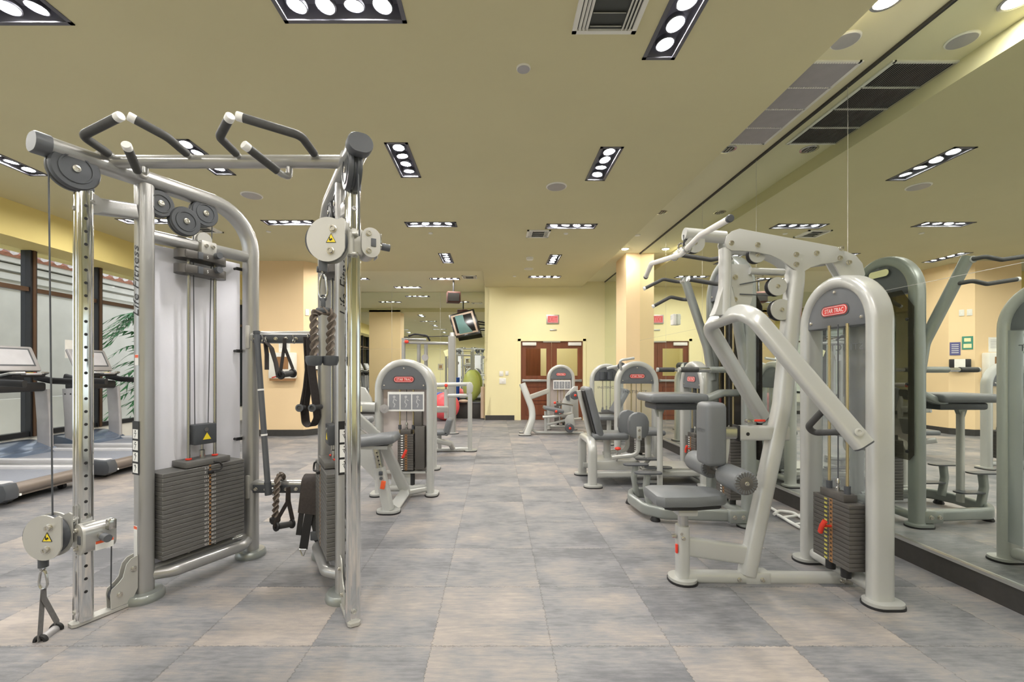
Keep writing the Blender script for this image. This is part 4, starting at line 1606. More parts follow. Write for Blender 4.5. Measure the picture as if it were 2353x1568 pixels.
def tower(P, T, H, W=.53, silver='star_silver', tx=.12, tw=.075, n=15, z0=.14, sx=0.0, sw=.27, shroud='shroud', word=None, word_side=-1, sheet=False,
          head='head_grey', logo=True, sy=0.0, step=.0255, dp=.11, tick='white_label', pin_k=None):
    h = W / 2
    zc = H - tw / 2 - h
    path = [(-h, 0, .03), (-h, 0, zc)] + [(-h * math.cos(a), 0, zc + h * math.sin(a)) for a in [math.pi * i / 22 for i in range(1, 22)]] + [(h, 0, zc), (h, 0, .03)]
    MB(P, T).sweep(path, rrect(tx, tw, .032, 4), ref=(0, 1, 0)).build('tower_frame', silver)
    foot_plate(P, T, -h - .02, 0, .13, .20, silver)
    foot_plate(P, T, h + .02, 0, .13, .20, silver)
    MB(P, T).sweep([(-h, 0, .075), (h, 0, .075)], rrect(.08, .07, .028, 3), ref=(0, 1, 0)).build('cross_tube', silver)
    hi = h - tw / 2 + .004
    pts = [(-hi * math.cos(a), -tx * .36, zc + hi * math.sin(a)) for a in [math.pi * i / 24 for i in range(25)]] + [(hi, -tx * .36, zc - .012), (-hi, -tx * .36, zc - .012)]
    cap = MB(P, T).prism(pts, (0, tx * .66, 0), bev=.004).build('head_panel', head)
    m = MB(P, T)
    for x, z in ((-hi + .03, zc + .03), (hi - .03, zc + .03), (0, zc + hi - .025)):
        m.lathe((x, -tx * .36, z), (0, -1, 0), [(.011, 0), (.009, .006), (0, .008)], 12)
    m.build('head_bolts', 'bolt_steel', cap)
    if logo:
        lz, ly = zc + hi * .40, -tx * .36
        ctr = (0, ly, lz)
        MB(P, T).sweep([(0, ly, lz), (0, ly - .003, lz)], rrect(.225, .072, .035, 6), ref=(1, 0, 0)).build('badge_rim', 'dark_plastic', cap)
        MB(P, T).sweep([(0, ly - .003, lz), (0, ly - .005, lz)], rrect(.205, .058, .028, 6), ref=(1, 0, 0)).build('badge_red', 'logo_red', cap)
        m = MB(P, T)
        pill = [(x, ly - .0056, lz + y) for x, y in rrect(.190, .046, .0225, 6)]
        m.sweep(pill, circ(.0016, 5), ref=(0, 1, 0), closed=True)
        m.build('badge_outline', 'white_label', cap)
        text('STAR TRAC', 'lettering', 'white_label', cap, (0, ly - .0055, lz), (1, 0, 0), (0, 0, 1), .026, width=.150, shear=.1, T=T)
    # stack
    ztop = z0 + n * step
    for i in range(n):
        MB(P, T).box((sx, sy, z0 + step * i + step * .48), (sw, dp, step * .93), bev=.002).build('weight_plate', 'plate_dark')
    MB(P, T).box((sx, sy, ztop + .022), (sw * .66, dp * .85, .044), bev=.003).build('top_plate', 'plate_dark')
    m = MB(P, T)
    for k in (-1, 1):
        m.cyl((sx + k * .06, sy, .08), (sx + k * .06, sy, z0), .026, seg=14)
    m.build('stack_cushions', 'black')
    for k in (-1, 1):
        MB(P, T).cyl((sx + k * .07, sy, .08), (sx + k * .07, sy, zc), .0085, seg=10).build('guide_rod', 'brass_rod')
        MB(P, T).cyl((sx + k * .07, sy, ztop + .044), (sx + k * .07, sy, ztop + .09), .017, seg=12).build('rod_bushing', 'dark_plastic')
    m = MB(P, T)
    m.cyl((sx, sy, ztop + .12), (sx, sy, zc), .0035, seg=6)
    m.build('cable', 'dark_plastic')
    m = MB(P, T)
    m.lathe((sx, sy, ztop + .044), (0, 0, 1), [(.014, 0), (.014, .02), (.008, .025), (.008, .04), (.013, .045), (.013, .06), (.006, .075)], 12)
    m.build('cable_anchor', 'steel')
    fy = sy - dp / 2 - .001
    mt = MB(P, T)
    mh = MB(P, T)
    for i in range(n):
        z = z0 + step * (i + .48)
        mt.box((sx - .035, fy, z), (.022, .002, step * .42))
        mh.lathe((sx + .006, fy + .001, z), (0, -1, 0), [(.0065, 0), (.0065, .0015)], 8)
    mt.build('weight_numbers', tick)
    mh.build('hole_print', 'black')
    MB(P, T).box((sx + .006, fy + .0008, (z0 + ztop) / 2), (.024, .0012, ztop - z0)).build('selector_strip', 'photo_brown')
    k = pin_k if pin_k is not None else n - 6
    zp = z0 + step * (k + .48)
    pn = MB(P, T)
    pn.cyl((sx + .006, fy, zp), (sx + .006, fy - .05, zp), .008, seg=10)
    pn.sweep([(sx - .02, fy - .045, zp - .045), (sx + .004, fy - .052, zp), (sx + .02, fy - .045, zp + .035)], rrect(.022, .028, .009, 3), ref=(0, 1, 0))
    pn.build('selector_pin', 'red')
    if shroud:
        sh = MB(P, T).box((0, tx * .38, (zc + .14) / 2), (2 * hi, .005, zc - .16)).build('rear_shroud', shroud)
    if word:
        # raised lettering on the shroud; from behind it reads mirrored
        text(word, 'lettering', 'cap_grey', P, (0, tx * .38 + (-.004 if word_side < 0 else .004), zc - .13), (1, 0, 0) if word_side < 0 else (-1, 0, 0), (0, 0, 1), .042, width=.34, T=T)
    if sheet:
        sheet_with_figures(P, T, (.02, -tx * .30, zc - .135), .375, .20)
    return zc


def rod(P, pts, r, m_, name, fil=.04, T=None, seg=14):
    return MB(P, T).tube(pts, r, fil, seg).build(name, m_)


def beam(P, pts, a, b, m_, name, fil=.05, ref=(0, 1, 0), rr=None, T=None):
    return MB(P, T).sweep(fillet(pts, fil, 8), rrect(a, b, rr or min(a, b) * .36, 4), ref=ref).build(name, m_)


def pad(P, c, size, name='seat_pad', m_='vinyl', ax=None, bev=.03, seam=True, T=None):
    ax = ax or (V((1, 0, 0)), V((0, 1, 0)), V((0, 0, 1)))
    return MB(P, T).box(c, size, ax, bev=bev, seg=4).build(name, m_)


# ---------------------------------------------------------------- 1. lat pulldown, right foreground; its plane of symmetry is at depth 2.705
DL = 2.705


def L(x, y, d=DL):
    return at(x, y, d)


lat = thing('lat_pulldown_machine', 'light silver lat pulldown machine with grey seat in the right foreground', 'gym machine', (1.15, DL, 0))
TT = Tm(2.13, DL, -90)
tower(lat, TT, 1.876, n=15, z0=.145, sx=.060, sw=.285, sy=-.072, shroud='shroud', word='INSTINCT', word_side=1, tx=.13, tw=.078, dp=.095, tick='tick_yellow', pin_k=8)
# base
beam(lat, [L(1575, 1324), L(1935, 1330)], .075, .07, 'star_silver', 'base_beam')
MB(lat).box(L(1735, 1325), (.155, .082, .082), bev=.012).build('beam_sleeve', 'star_silver')
m = MB(lat)
for x in (1699, 1752):
    bolt(m, L(x, 1333, DL - .041), (0, -1, 0), .010)
m.box(L(1938, 1332), (.05, .10, .07), bev=.01)
bolt(m, L(1934, 1335, DL - .05), (0, -1, 0), .010)
m.build('base_bolts', 'bolt_steel')
foot_plate(lat, None, L(1568, 1335).x, DL, .165, .17)
beam(lat, [L(1568, 1330), L(1568, 1207)], .085, .072, 'star_silver', 'front_post')
sp = beam(lat, [L(1569, 1230), L(1569, 1155)], .062, .05, 'steel', 'seat_post')
m = MB(lat)
m.box(L(1556, 1258) + V((-.012, -.02, 0)), (.012, .02, .055), bev=.004)
m.build('seat_lever', 'red')
m = MB(lat)
bolt(m, L(1556, 1232) + V((.02, -.045, 0)), (0, -1, 0), .009)
bolt(m, L(1552, 1232) + V((.0, 0, 0)), (-1, 0, 0), .012, .02)
m.lathe(L(1560, 1222) + V((0, -.0435, 0)), (0, -1, 0), [(.009, 0), (.009, .001)], 12)
m.build('post_bolts', 'bolt_steel')
# seat, tapering to the front
z1, z2 = .488, .558
sx0, sx1 = .945, 1.385
prof = [(sx0, -.11), (sx0 + .04, -.145), (sx0 + .22, -.14), (sx1 - .03, -.10), (sx1, -.07), (sx1, .07), (sx1 - .03, .10), (sx0 + .22, .14), (sx0 + .04, .145), (sx0, .11)]
q = MB(lat).prism([(x, DL + y, z1) for x, y in prof], (0, 0, z2 - z1), bev=.022)
seat = q.build('seat_pad', 'vinyl')
MB(lat).prism([(sx0 + .06 + (x - sx0) * .8, DL + y * .8, z1 - .02) for x, y in prof], (0, 0, .022)).build('seat_plate', 'black', seat)
MB(lat).box((L(1569, 1160).x, DL, .445), (.12, .16, .05), bev=.01).build('seat_bracket', 'star_silver', seat)
beam(lat, [L(1578, 1255), L(1735, 1278)], .05, .115, 'star_silver', 'lower_link', rr=.015)
MB(lat).box(L(1722, 1268), (.055, .085, .20), (V((.95, 0, -.2)).normalized(), V((0, 1, 0)), V((.2, 0, .95)).normalized()), bev=.02).build('link_bracket', 'star_silver')
# bent main upright
beam(lat, [L(1716, 1318), L(1797, 930), L(1826, 640), L(1826, 590)], .10, .095, 'star_silver', 'main_upright', fil=.35, rr=.036)
# top plates with boom
tp = [(1657, 562), (1661, 548), (1672, 537), (1690, 531), (1910, 572), (1927, 582), (1926, 598), (1905, 608), (1872, 611), (1850, 618), (1838, 627), (1818, 627), (1805, 618), (1785, 602), (1760, 590), (1720, 582), (1672, 581), (1661, 574)]
for dd in (DL - .048, DL + .036):
    MB(lat).prism([L(x, y) + V((0, dd - DL, 0)) for x, y in tp], (0, .012, 0), bev=.002).build('top_plate', 'plate_silver' if False else 'star_silver')
rp_ = [(1905, 578), (1935, 580), (1958, 590), (1973, 608), (1979, 632), (1974, 650), (1940, 650), (1925, 640), (1915, 622), (1905, 605)]
for dd in (DL - .030, DL + .022):
    MB(lat).prism([L(x, y) + V((0, dd - DL, 0)) for x, y in rp_], (0, .010, 0), bev=.002).build('rear_plate', 'star_silver')
m = MB(lat)
for x, y in ((1671, 564), (1730, 568), (1817, 590), (1863, 587), (1817, 612), (1919, 576), (1916, 598), (1936, 608)):
    bolt(m, L(x, y, DL) + V((0, -.048, 0)), (0, -1, 0), .012, .012)
m.build('plate_bolts', 'bolt_steel')
beam(lat, [L(1572, 538), L(1665, 546)], .075, .075, 'star_silver', 'top_boom', rr=.035)
for (x, y, r_) in ((1593, 561, .060), (1781, 660, .058), (1790, 713, .066), (1735, 588, .05)):
    c = L(x, y)
    w_ = MB(lat).lathe(c + V((0, -.018, 0)), (0, 1, 0), [(r_ * .97, 0), (r_, .008), (r_ * .88, .016), (r_ * .88, .020), (r_, .028), (r_ * .97, .036)], 28).build('pulley', 'black')
    cv = MB(lat)
    pts = [c + V((r_ * .98 * math.cos(a), -.026, r_ * .98 * math.sin(a))) for a in [2 * math.pi * i / 26 for i in range(26)]]
    if x == 1593:
        pts = [c + V((r_ * 1.0 * math.cos(a), -.026, r_ * 1.0 * math.sin(a))) for a in [math.pi + math.pi * i / 16 for i in range(17)]] + [c + V((r_, -.026, .03)), c + V((-r_ * .6, -.026, .035))]
    cv.prism(pts, (0, .006, 0))
    cv.build('pulley_cover', 'star_silver', w_)
    b_ = MB(lat)
    bolt(b_, c + V((0, -.026, 0)), (0, -1, 0), .010)
    b_.build('axle_bolt', 'bolt_steel', w_)
# short upright that flares into the yoke pivot, and the plate beside it
beam(lat, [L(1666, 572), L(1666, 640), L(1663, 725)], .085, .06, 'star_silver', 'yoke_hanger', fil=.2, rr=.028)
MB(lat).prism([L(x, y) + V((0, -.03, 0)) for x, y in ((1655, 660), (1678, 660), (1680, 690), (1690, 716), (1696, 726), (1634, 726), (1644, 705), (1652, 685))], (0, .06, 0), bev=.006).build('flared_gusset', 'star_silver')
MB(lat).prism([L(x, y) + V((0, .01, 0)) for x, y in ((1674, 606), (1722, 606), (1733, 640), (1733, 680), (1725, 705), (1712, 716), (1690, 712), (1674, 695))], (0, .012, 0), bev=.002).build('pivot_plate', 'star_silver')
m = MB(lat)
bolt(m, L(1691, 637) + V((0, .01, 0)), (0, -1, 0), .013)
bolt(m, L(1690, 688) + V((0, .01, 0)), (0, -1, 0), .013)
m.build('pivot_bolts', 'bolt_steel')
rod(lat, [L(1722, 623), L(1800, 626)], .022, 'star_silver', 'spacer_tube', 0)
# yoke: one bent tube, two arms that splay towards the camera and away from it
yk = fillet([V((1.88, 2.25, .915)), V((1.425, 2.49, 1.645)), V((1.405, 2.92, 1.60)), V((1.90, 3.13, .955))], [0, .14, .10, 0], 10)
MB(lat).sweep(yk, rrect(.10, .068, .026, 4), ref=(.55, .15, .82)).build('press_yoke', 'star_silver')
for e, p2 in ((yk[0], yk[1]), (yk[-1], yk[-2])):
    d = (e - p2).normalized()
    MB(lat).sweep([e - d * .001, e + d * .008], rrect(.096, .064, .024, 4), ref=(.55, .15, .82)).build('yoke_end_plug', 'dark_plastic')
e = yk[0]
rod(lat, [e + V((-.13, .10, .17)), e + V((-.14, .20, .07)), e + V((-.10, .22, .03)), e + V((-.04, .05, .06))], .017, 'grip_rubber', 'yoke_handle', .04)
m = MB(lat)
bolt(m, e + V((-.045, -.03, .07)), (-.3, -.9, .1), .016, .005)
m.build('yoke_bolt', 'star_silver')
# thigh pad carrier, chest pad and rollers
beam(lat, [L(1692, 995), L(1806, 995)], .07, .09, 'star_silver', 'pad_carrier', rr=.016)
beam(lat, [L(1655, 995), L(1700, 995)], .055, .072, 'steel', 'pad_slide', rr=.012)
MB(lat).box(L(1692, 995), (.008, .078, .098), bev=.003).build('carrier_collar', 'black')
m = MB(lat)
m.lathe(L(1711, 996) + V((0, -.036, 0)), (0, -1, 0), [(.011, 0), (.011, .001)], 12)
m.build('carrier_hole', 'black')
m = MB(lat)
m.box(L(1746, 967), (.065, .014, .014), bev=.004)
m.build('release_lever', 'red')
MB(lat).box(L(1722, 969), (.045, .035, .03), bev=.006).build('lever_block', 'steel')
c = L(1634, 996)
pad(lat, c + V((.0, 0, 0)), (.125, .165, .385), 'chest_pad', bev=.032)
MB(lat).box(c + V((.064, 0, -.06)), (.014, .09, .30), bev=.004).build('pad_backing', 'black')
text('INSTINCT', 'lettering', 'cap_grey', lat, c + V((-.064, 0, .02)), (0, -1, 0), (0, 0, 1), .022, width=.10)
cxr, czr = 1.395, .665
for y0_, y1_ in ((2.45, 2.67), (2.84, 3.10)):
    rl = MB(lat).lathe((cxr, y0_, czr), (0, 1, 0), [(.030, 0), (.058, .0), (.068, .008), (.070, .02), (.070, y1_ - y0_ - .02), (.068, y1_ - y0_ - .008), (.058, y1_ - y0_), (.03, y1_ - y0_)], 30).build('roller_pad', 'vinyl')
    m = MB(lat)
    for i in range(22):
        a = 2 * math.pi * i / 22
        u = V((math.cos(a), 0, math.sin(a)))
        m.sweep([V((cxr, y0_ - .001, czr)) + u * .036, V((cxr, y0_ - .001, czr)) + u * .064], rrect(.004, .005, .001, 1), ref=(0, 1, 0))
    m.build('pleats', 'plate_dark', rl)
    MB(lat).lathe((cxr, y0_ + .002, czr), (0, -1, 0), [(.038, 0), (.038, .005), (.034, .007), (0, .007)], 22).build('roller_cap', 'plate_dark', rl)
    m = MB(lat)
    bolt(m, (cxr, y0_ - .005, czr), (0, -1, 0), .009)
    m.build('roller_bolt', 'bolt_steel', rl)
rod(lat, [(cxr, 2.50, czr), (cxr, 2.98, czr)], .014, 'steel', 'roller_axle', 0)
beam(lat, [V((cxr, DL, czr)), V((cxr + .02, DL, .80)), L(1672, 985)], .035, .03, 'star_silver', 'roller_bracket')
# cables
m = MB(lat)
m.tube([L(1593, 540) + V((-.06, 0, 0)), L(1573, 577)], .0035, seg=6)
m.tube([L(1775, 640), L(1700, 654)], .0035, seg=6)
m.tube([L(1775, 680), L(1700, 676)], .0035, seg=6)
m.tube([L(1790, 735), L(1720, 722)], .0035, seg=6)
m.tube([L(1826, 622), L(1815, 735)], .0035, seg=6)
m.build('cable', 'dark_plastic')

# lat bar hanging from the boom pulley
pts = [V((1.135, 2.13, 2.035)), V((1.14, 2.40, 2.058)), V((1.157, DL, 2.028)), V((1.145, 3.12, 2.04)), V((1.13, 3.36, 1.985))]
pts = [at(1676, 503, 2.13), at(1609, 541, 2.46), at(1565, 585, 2.72), at(1497, 606, 3.12), at(1484, 637, 3.34)]
r = thing('lat_bar', 'pale lat bar wrapped in plastic hanging from the front pulley of the lat machine', 'pull bar', pts[2])
MB(r).sweep(fillet(pts, .12, 8), circ(.0165, 12)).build('bar_shaft', 'paper')
MB(r).lathe(pts[0], (pts[0] - pts[1]).normalized(), [(.018, -.006), (.019, 0), (.019, .010), (.016, .014), (0, .014)], 16).build('end_cap', 'dark_plastic')
MB(r).lathe(pts[-1], (pts[-1] - pts[-2]).normalized(), [(.017, -.02), (.018, 0), (.016, .006), (0, .006)], 16).build('end_cap', 'cap_grey')
c = pts[2]
m = MB(r)
m.box(c + V((0, 0, .018)), (.03, .05, .05), bev=.008)
m.torus(c + V((0, 0, .05)), (0, 1, 0), .018, .0055, 16, 6)
m.build('swivel_eye', 'steel')
for dy in (.10, -.09):
    MB(r).torus(c + V((0, dy, .01)), (.3, 1, 0), .022, .005, 16, 6).build('collar_ring', 'steel')

# ---------------------------------------------------------------- 2. assisted chin and dip machine between the lat machine and the mirror
dip = thing('chin_dip_machine', 'tall pewter chin and dip machine with kneeling pad behind the lat pulldown', 'gym machine', (1.75, 3.9, 0))
TD = Tm(2.10, 3.96, -90)
tower(dip, TD, 2.31, W=.61, silver='pewter', tx=.105, tw=.088, n=20, z0=.16, sx=0, sw=.25, shroud=None, logo=False, head='cap_grey', step=.026, pin_k=12)
MB(dip, TD).sweep([(0, .052, 2.16), (0, .058, 2.16)], rrect(.20, .06, .029, 6), ref=(1, 0, 0)).build('oval_badge', 'yellow_pale')
MB(dip, TD).prism([(x, .075, z) for x, z in ((-.36, .60), (-.32, .55), (.32, .55), (.36, .60), (.36, 1.82), (.25, 1.97), (-.25, 1.97), (-.36, 1.82))], (0, .006, 0)).build('rear_cover', 'shroud_smoke')
m = MB(dip, TD)
for x in (-.305, .305):
    for z in (.62, 1.18, 1.72):
        m.lathe((x, .081, z), (0, 1, 0), [(.014, 0), (.011, .008), (0, .010)], 12)
m.build('cover_bolts', 'black')
# low bowed base
base = [V((2.10, 3.65, .085)), V((1.42, 3.72, .085)), V((1.30, 3.84, .085)), V((1.27, 4.15, .085)), V((1.34, 4.36, .085)), V((2.10, 4.24, .085))]
MB(dip).sweep(fillet(base, .12, 6), rrect(.055, .10, .022, 4), ref=(0, 0, 1) if False else (1, 0, 0)).build('base_frame', 'pewter') if False else \
    MB(dip).sweep(fillet(base, .12, 6), rrect(.10, .06, .024, 4), ref=(0, 0, 1)).build('base_frame', 'pewter')
for p in ((1.37, 3.78), (2.05, 3.655), (1.30, 4.27), (2.05, 4.245)):
    MB(dip).lathe((p[0], p[1], 0), (0, 0, 1), [(.04, 0), (.042, .01), (.032, .03), (.028, .045)], 18).build('rubber_foot', 'black')
MB(dip).box((2.0, 3.645, .085), (.16, .075, .11), bev=.015).build('base_gusset', 'pewter')
m = MB(dip)
for x in (1.96, 2.03):
    bolt(m, (x, 3.607, .085), (0, -1, 0), .014)
m.build('gusset_bolts', 'bolt_steel')
# step pegs
for (x, y, top, sgn) in ((1.345, 3.86, .40, 1), (1.345, 4.20, .40, -1)):
    beam(dip, [V((x, y, .10)), V((x - .03, y, .27)), V((x - .015, y, top - .01))], .06, .05, 'pewter', 'step_post', fil=.1)
    for z, x0 in ((top, x - .01), (top - .17, x + .10)):
        MB(dip).sweep([(x0, y, z - .012), (x0, y, z)], rrect(.24, .10, .045, 6), ref=(1, 0, 0)).build('step_plate', 'dark_plastic')
# kneeling pad on its swing arm
kp = pad(dip, (1.56, 3.92, 1.055), (.50, .40, .075), 'knee_pad', bev=.03)
MB(dip).box((1.58, 3.92, .985), (.42, .30, .065), bev=.02).build('pad_underside', 'dark_plastic', kp)
MB(dip).prism([(1.40, 3.90, 1.0), (1.52, 3.90, 1.0), (1.47, 3.90, .88), (1.44, 3.90, .88)], (0, .04, 0)).build('pad_rib', 'pewter', kp)
beam(dip, [V((1.46, 3.92, .93)), V((1.46, 3.92, .12))], .055, .04, 'star_silver', 'pad_column')
beam(dip, [V((1.72, 3.82, 1.0)), V((1.95, 3.80, 1.10)), V((2.08, 3.80, 1.10))], .09, .06, 'pewter', 'pad_arm', fil=.1)
# dip bars
for y in (3.70, 4.20):
    MB(dip).cyl((1.80, y, 1.30), (2.10, y, 1.30), .026, seg=16).build('dip_bar', 'pewter')
    b_ = MB(dip).cyl((1.545, y, 1.30), (1.81, y, 1.30), .0175, seg=14).build('dip_handle', 'chrome')
    MB(dip).cyl((1.55, y, 1.30), (1.70, y, 1.30), .022, seg=14).build('dip_grip', 'grip_rubber', b_)
    MB(dip).cyl((1.535, y, 1.30), (1.552, y, 1.30), .021, seg=14).build('grip_end', 'star_silver', b_)
# pull-up arms that lean out from the tower, each with two loops
for k, y0_, y1_ in ((-1, 3.66, 3.50), (1, 4.25, 4.30)):
    a, b2, c = V((2.09, y0_, 1.20)), V((2.04, y0_, 1.52)), V((1.84, y1_, 2.20))
    arm = beam(dip, [a, b2, c], .085, .07, 'pewter', 'pull_up_arm', fil=.3, ref=(0, 1, 0), rr=.03)
    MB(dip).cyl(c + V((0, -.04, -.03)), c + V((0, .04, -.03)), .028, seg=16).build('arm_cap', 'star_silver', arm)
    for z, out in ((2.17, .36), (1.99, .33)):
        f = (z - 1.52) / .68
        p = b2.lerp(c, f)
        dy = -.02 * k
        gp = [p + V((0, k * .05, .0)), p + V((-.05, k * .09, .01)), p + V((-out * .5, k * .09, .035 if k > 0 else -.015)), p + V((-out - (0 if k > 0 else .06), k * .10, -.055 if k > 0 else .02))]
        if z > 2.1:
            gp = [p + V((.0, -k * .02, .02))] + gp
        rod(dip, [p] + gp[0:], .017, 'grip_rubber', 'pull_up_grip', .06)
        MB(dip).lathe(gp[-1], (gp[-1] - gp[-2]).normalized(), [(.0175, -.004), (.0185, .0), (.0185, .014), (0, .018)], 14).build('grip_end', 'white_label')

# ---------------------------------------------------------------- 3. inner thigh machine
abd = thing('hip_adductor_machine', 'hip machine with upright backrest, paired knee pads and silver arched tower by the mirror', 'gym machine', (1.7, 5.15, 0))
tower(abd, Tm(2.33, 5.15, -90), 1.40, shroud='shroud', n=14, z0=.16, pin_k=8)
MB(abd).sweep(fillet([V((1.065, 4.86, .03)), V((1.065, 4.86, .50)), V((1.065, 5.43, .50)), V((1.065, 5.43, .03))], .13, 8), rrect(.10, .075, .03, 4), ref=(1, 0, 0)).build('seat_frame', 'star_silver')
foot_plate(abd, None, 1.07, 4.85, .20, .13)
foot_plate(abd, None, 1.07, 5.44, .20, .13)
beam(abd, [V((1.07, 4.90, .13)), V((2.30, 4.98, .13))], .06, .07, 'star_silver', 'side_rail')
beam(abd, [V((1.07, 5.40, .13)), V((2.30, 5.32, .13))], .06, .07, 'star_silver', 'side_rail')
MB(abd).box2((1.12, 4.94, .17), (1.62, 5.34, .27), bev=.015).build('chassis_cover', 'star_silver')
MB(abd).box2((1.64, 4.96, .165), (2.28, 5.34, .19), bev=.006).build('platform', 'plate_silver')
bt = at(1345, 890, 5.15)
bb = at(1374, 1002, 5.15)
dirv = (bt - bb).normalized()
nrm = V((dirv.z, 0, -dirv.x))
AXB = (nrm, V((0, 1, 0)), dirv)
cb = (bt + bb) / 2
pad(abd, cb, (.085, .36, .60), 'backrest', ax=AXB, bev=.035)
MB(abd).box(cb - nrm * .05, (.012, .30, .54), AXB, bev=.004).build('backrest_plate', 'black')
beam(abd, [bt - nrm * .085 + dirv * -.02, bb - nrm * .09, V((1.10, 5.15, .5))], .06, .05, 'star_silver', 'backrest_post')
pad(abd, (1.31, 5.15, .535), (.40, .36, .075), 'seat_pad', bev=.03)
beam(abd, [V((1.30, 5.15, .51)), V((1.30, 5.15, .24))], .08, .08, 'star_silver', 'seat_column')
for y, x in ((4.86, 1.57), (5.12, 1.53)):
    k = 1 if y < 5 else -1
    pr = rrect(.22, .30, .10, 7)
    pr = [(px_, max(pz, -.13)) for px_, pz in pr]
    kp = MB(abd).prism([(x + a_, y - .03, .68 + b_) for a_, b_ in pr], (0, .06, 0), bev=.018).build('knee_pad', 'vinyl')
    if k > 0:
        MB(abd).box((x, y - .034, .60), (.055, .006, .15), bev=.002).build('pad_bracket', 'star_silver', kp)
        q = MB(abd)
        for z in (.56, .635):
            bolt(q, (x, y - .037, z), (0, -1, 0), .011)
        q.build('bracket_bolts', 'bolt_steel', kp)
    beam(abd, [V((x, y, .56)), V((x + .0, y + .0, .36)), V((x - .28, y + .05, .32))], .045, .045, 'star_silver', 'knee_arm', fil=.08)
MB(abd).cyl((1.36, 4.95, .27), (1.36, 4.93, .40), .009, seg=10).build('range_lever', 'steel')
MB(abd).ball((1.365, 4.93, .415), .024, (1.5, 1, .8), 14).build('lever_knob', 'red')
for x, y, z in ((1.72, 4.95, .30), (1.80, 4.88, .22)):
    fpl = MB(abd).sweep([(x, y, z - .012), (x, y, z)], rrect(.30, .11, .05, 6), ref=(1, 0, 0)).build('foot_rest', 'dark_plastic')
    beam(abd, [V((x, y, z - .01)), V((x - .05, y + .05, .19))], .04, .04, 'star_silver', 'foot_rest_post', fil=.03)

# ---------------------------------------------------------------- 4. machine with the front-facing tower beside the pilaster
m4 = thing('chest_press_machine', 'machine whose arched tower faces the camera just left of the orange pilaster', 'gym machine', (1.97, 6.16, 0))
tower(m4, Tm(1.97, 6.18, 0), 1.42, word='INSTINCT', word_side=-1, shroud='shroud')
beam(m4, [V((1.97, 6.18, .09)), V((1.97, 5.65, .09))], .07, .07, 'star_silver', 'base_beam')
foot_plate(m4, None, 1.97, 5.64, .14, .16)
beam(m4, [V((1.97, 5.68, .05)), V((1.97, 5.72, .47))], .08, .07, 'star_silver', 'seat_post')
pad(m4, (1.97, 5.72, .50), (.34, .40, .07), 'seat_pad', bev=.03)
rod(m4, [V((1.74, 6.12, 1.30)), V((1.70, 6.05, 1.43)), V((1.90, 6.05, 1.46))], .018, 'star_silver', 'top_lever', .04)

# ---------------------------------------------------------------- 5. machine seen from behind, beyond it
m5 = thing('rear_facing_machine', 'machine with tower turned away and a slanted dark pad, behind the hip machine', 'gym machine', (2.02, 8.1, 0))
tower(m5, Tm(2.02, 8.05, 180), 1.41, word='INSTINCT', word_side=1, shroud='shroud', logo=True, tick='tick_yellow')
q = MB(m5)
q.cyl((1.93, 7.98, 1.12), (1.93, 7.98, 1.26), .055, seg=16)
q.cyl((2.06, 7.98, 1.12), (2.06, 7.98, 1.26), .055, seg=16)
q.build('cable_drums', 'dark_plastic')
a5 = math.radians(28)
pad(m5, (2.13, 7.6, .76), (.09, .34, .46), 'back_pad', ax=(V((math.cos(a5), 0, -math.sin(a5))), V((0, 1, 0)), V((math.sin(a5), 0, math.cos(a5)))), bev=.03)
pad(m5, (1.93, 7.6, .48), (.36, .36, .08), 'seat_pad', bev=.03)
beam(m5, [V((1.95, 7.6, .45)), V((1.95, 7.6, .06)), V((1.95, 8.0, .06))], .08, .07, 'star_silver', 'seat_post', fil=.04)
foot_plate(m5, None, 1.95, 7.58, .16, .16)
beam(m5, [at(1395, 847, 7.95), at(1436, 838, 7.8), at(1450, 850, 7.7)], .05, .05, 'star_silver', 'top_arm', fil=.05)
MB(m5).cyl(at(1428, 842, 7.78), at(1428, 842, 7.98), .07, seg=18).build('arm_hub', 'dark_plastic')

# ---------------------------------------------------------------- 6. leg machine in front of the double door
m6 = thing('leg_press_machine', 'machine with a curved free leg and arched tower in front of the double door', 'gym machine', (1.2, 9.0, 0))
tower(m6, Tm(1.40, 9.52, 0), 1.41, shroud='shroud_rose', sheet=True)
dpt = 8.75
for dd, fx in ((8.72, 1212), (9.25, 1200)):
    pass
beam(m6, [at(1200, 882, 8.9), at(1222, 938, 8.82), at(1224, 962, 8.78), at(1210, 1000, 8.7)], .10, .13, 'star_silver', 'curved_leg', fil=.5, rr=.03)
beam(m6, [at(1222, 962, 8.82), at(1204, 998, 9.0)], .07, .09, 'star_silver', 'rear_leg', rr=.02)
foot_plate(m6, None, at(1206, 1003, 8.68).x, 8.68, .24, .15)
foot_plate(m6, None, at(1202, 998, 9.02).x, 9.02, .16, .13)
beam(m6, [at(1216, 914, 8.85), at(1258, 899, 9.35)], .08, .10, 'star_silver', 'link_arm', rr=.02)
beam(m6, [at(1218, 984, 8.85), at(1232, 994, 8.85), at(1340, 995, 8.9)], .06, .05, 'star_silver', 'floor_rail', fil=.08)
beam(m6, [at(1254, 995, 8.87), at(1254, 945, 8.87)], .06, .06, 'star_silver', 'seat_column')
pad(m6, at(1271, 941, 8.85), (.40, .36, .07), 'seat_pad', ax=(V((.97, 0, -.2)), V((0, 1, 0)), V((.2, 0, .97))), bev=.025)
rod(m6, [at(1247, 959, 8.7), at(1276, 957, 8.7), at(1312, 950, 8.9)], .028, 'star_silver', 'push_bar', .05)
rod(m6, [at(1257, 976, 8.72), at(1300, 966, 8.85), at(1335, 962, 9.0)], .026, 'star_silver', 'lower_bar', .05)
rod(m6, [at(1277, 926, 8.75), at(1316, 932, 8.85)], .016, 'steel', 'adjust_rod', 0)
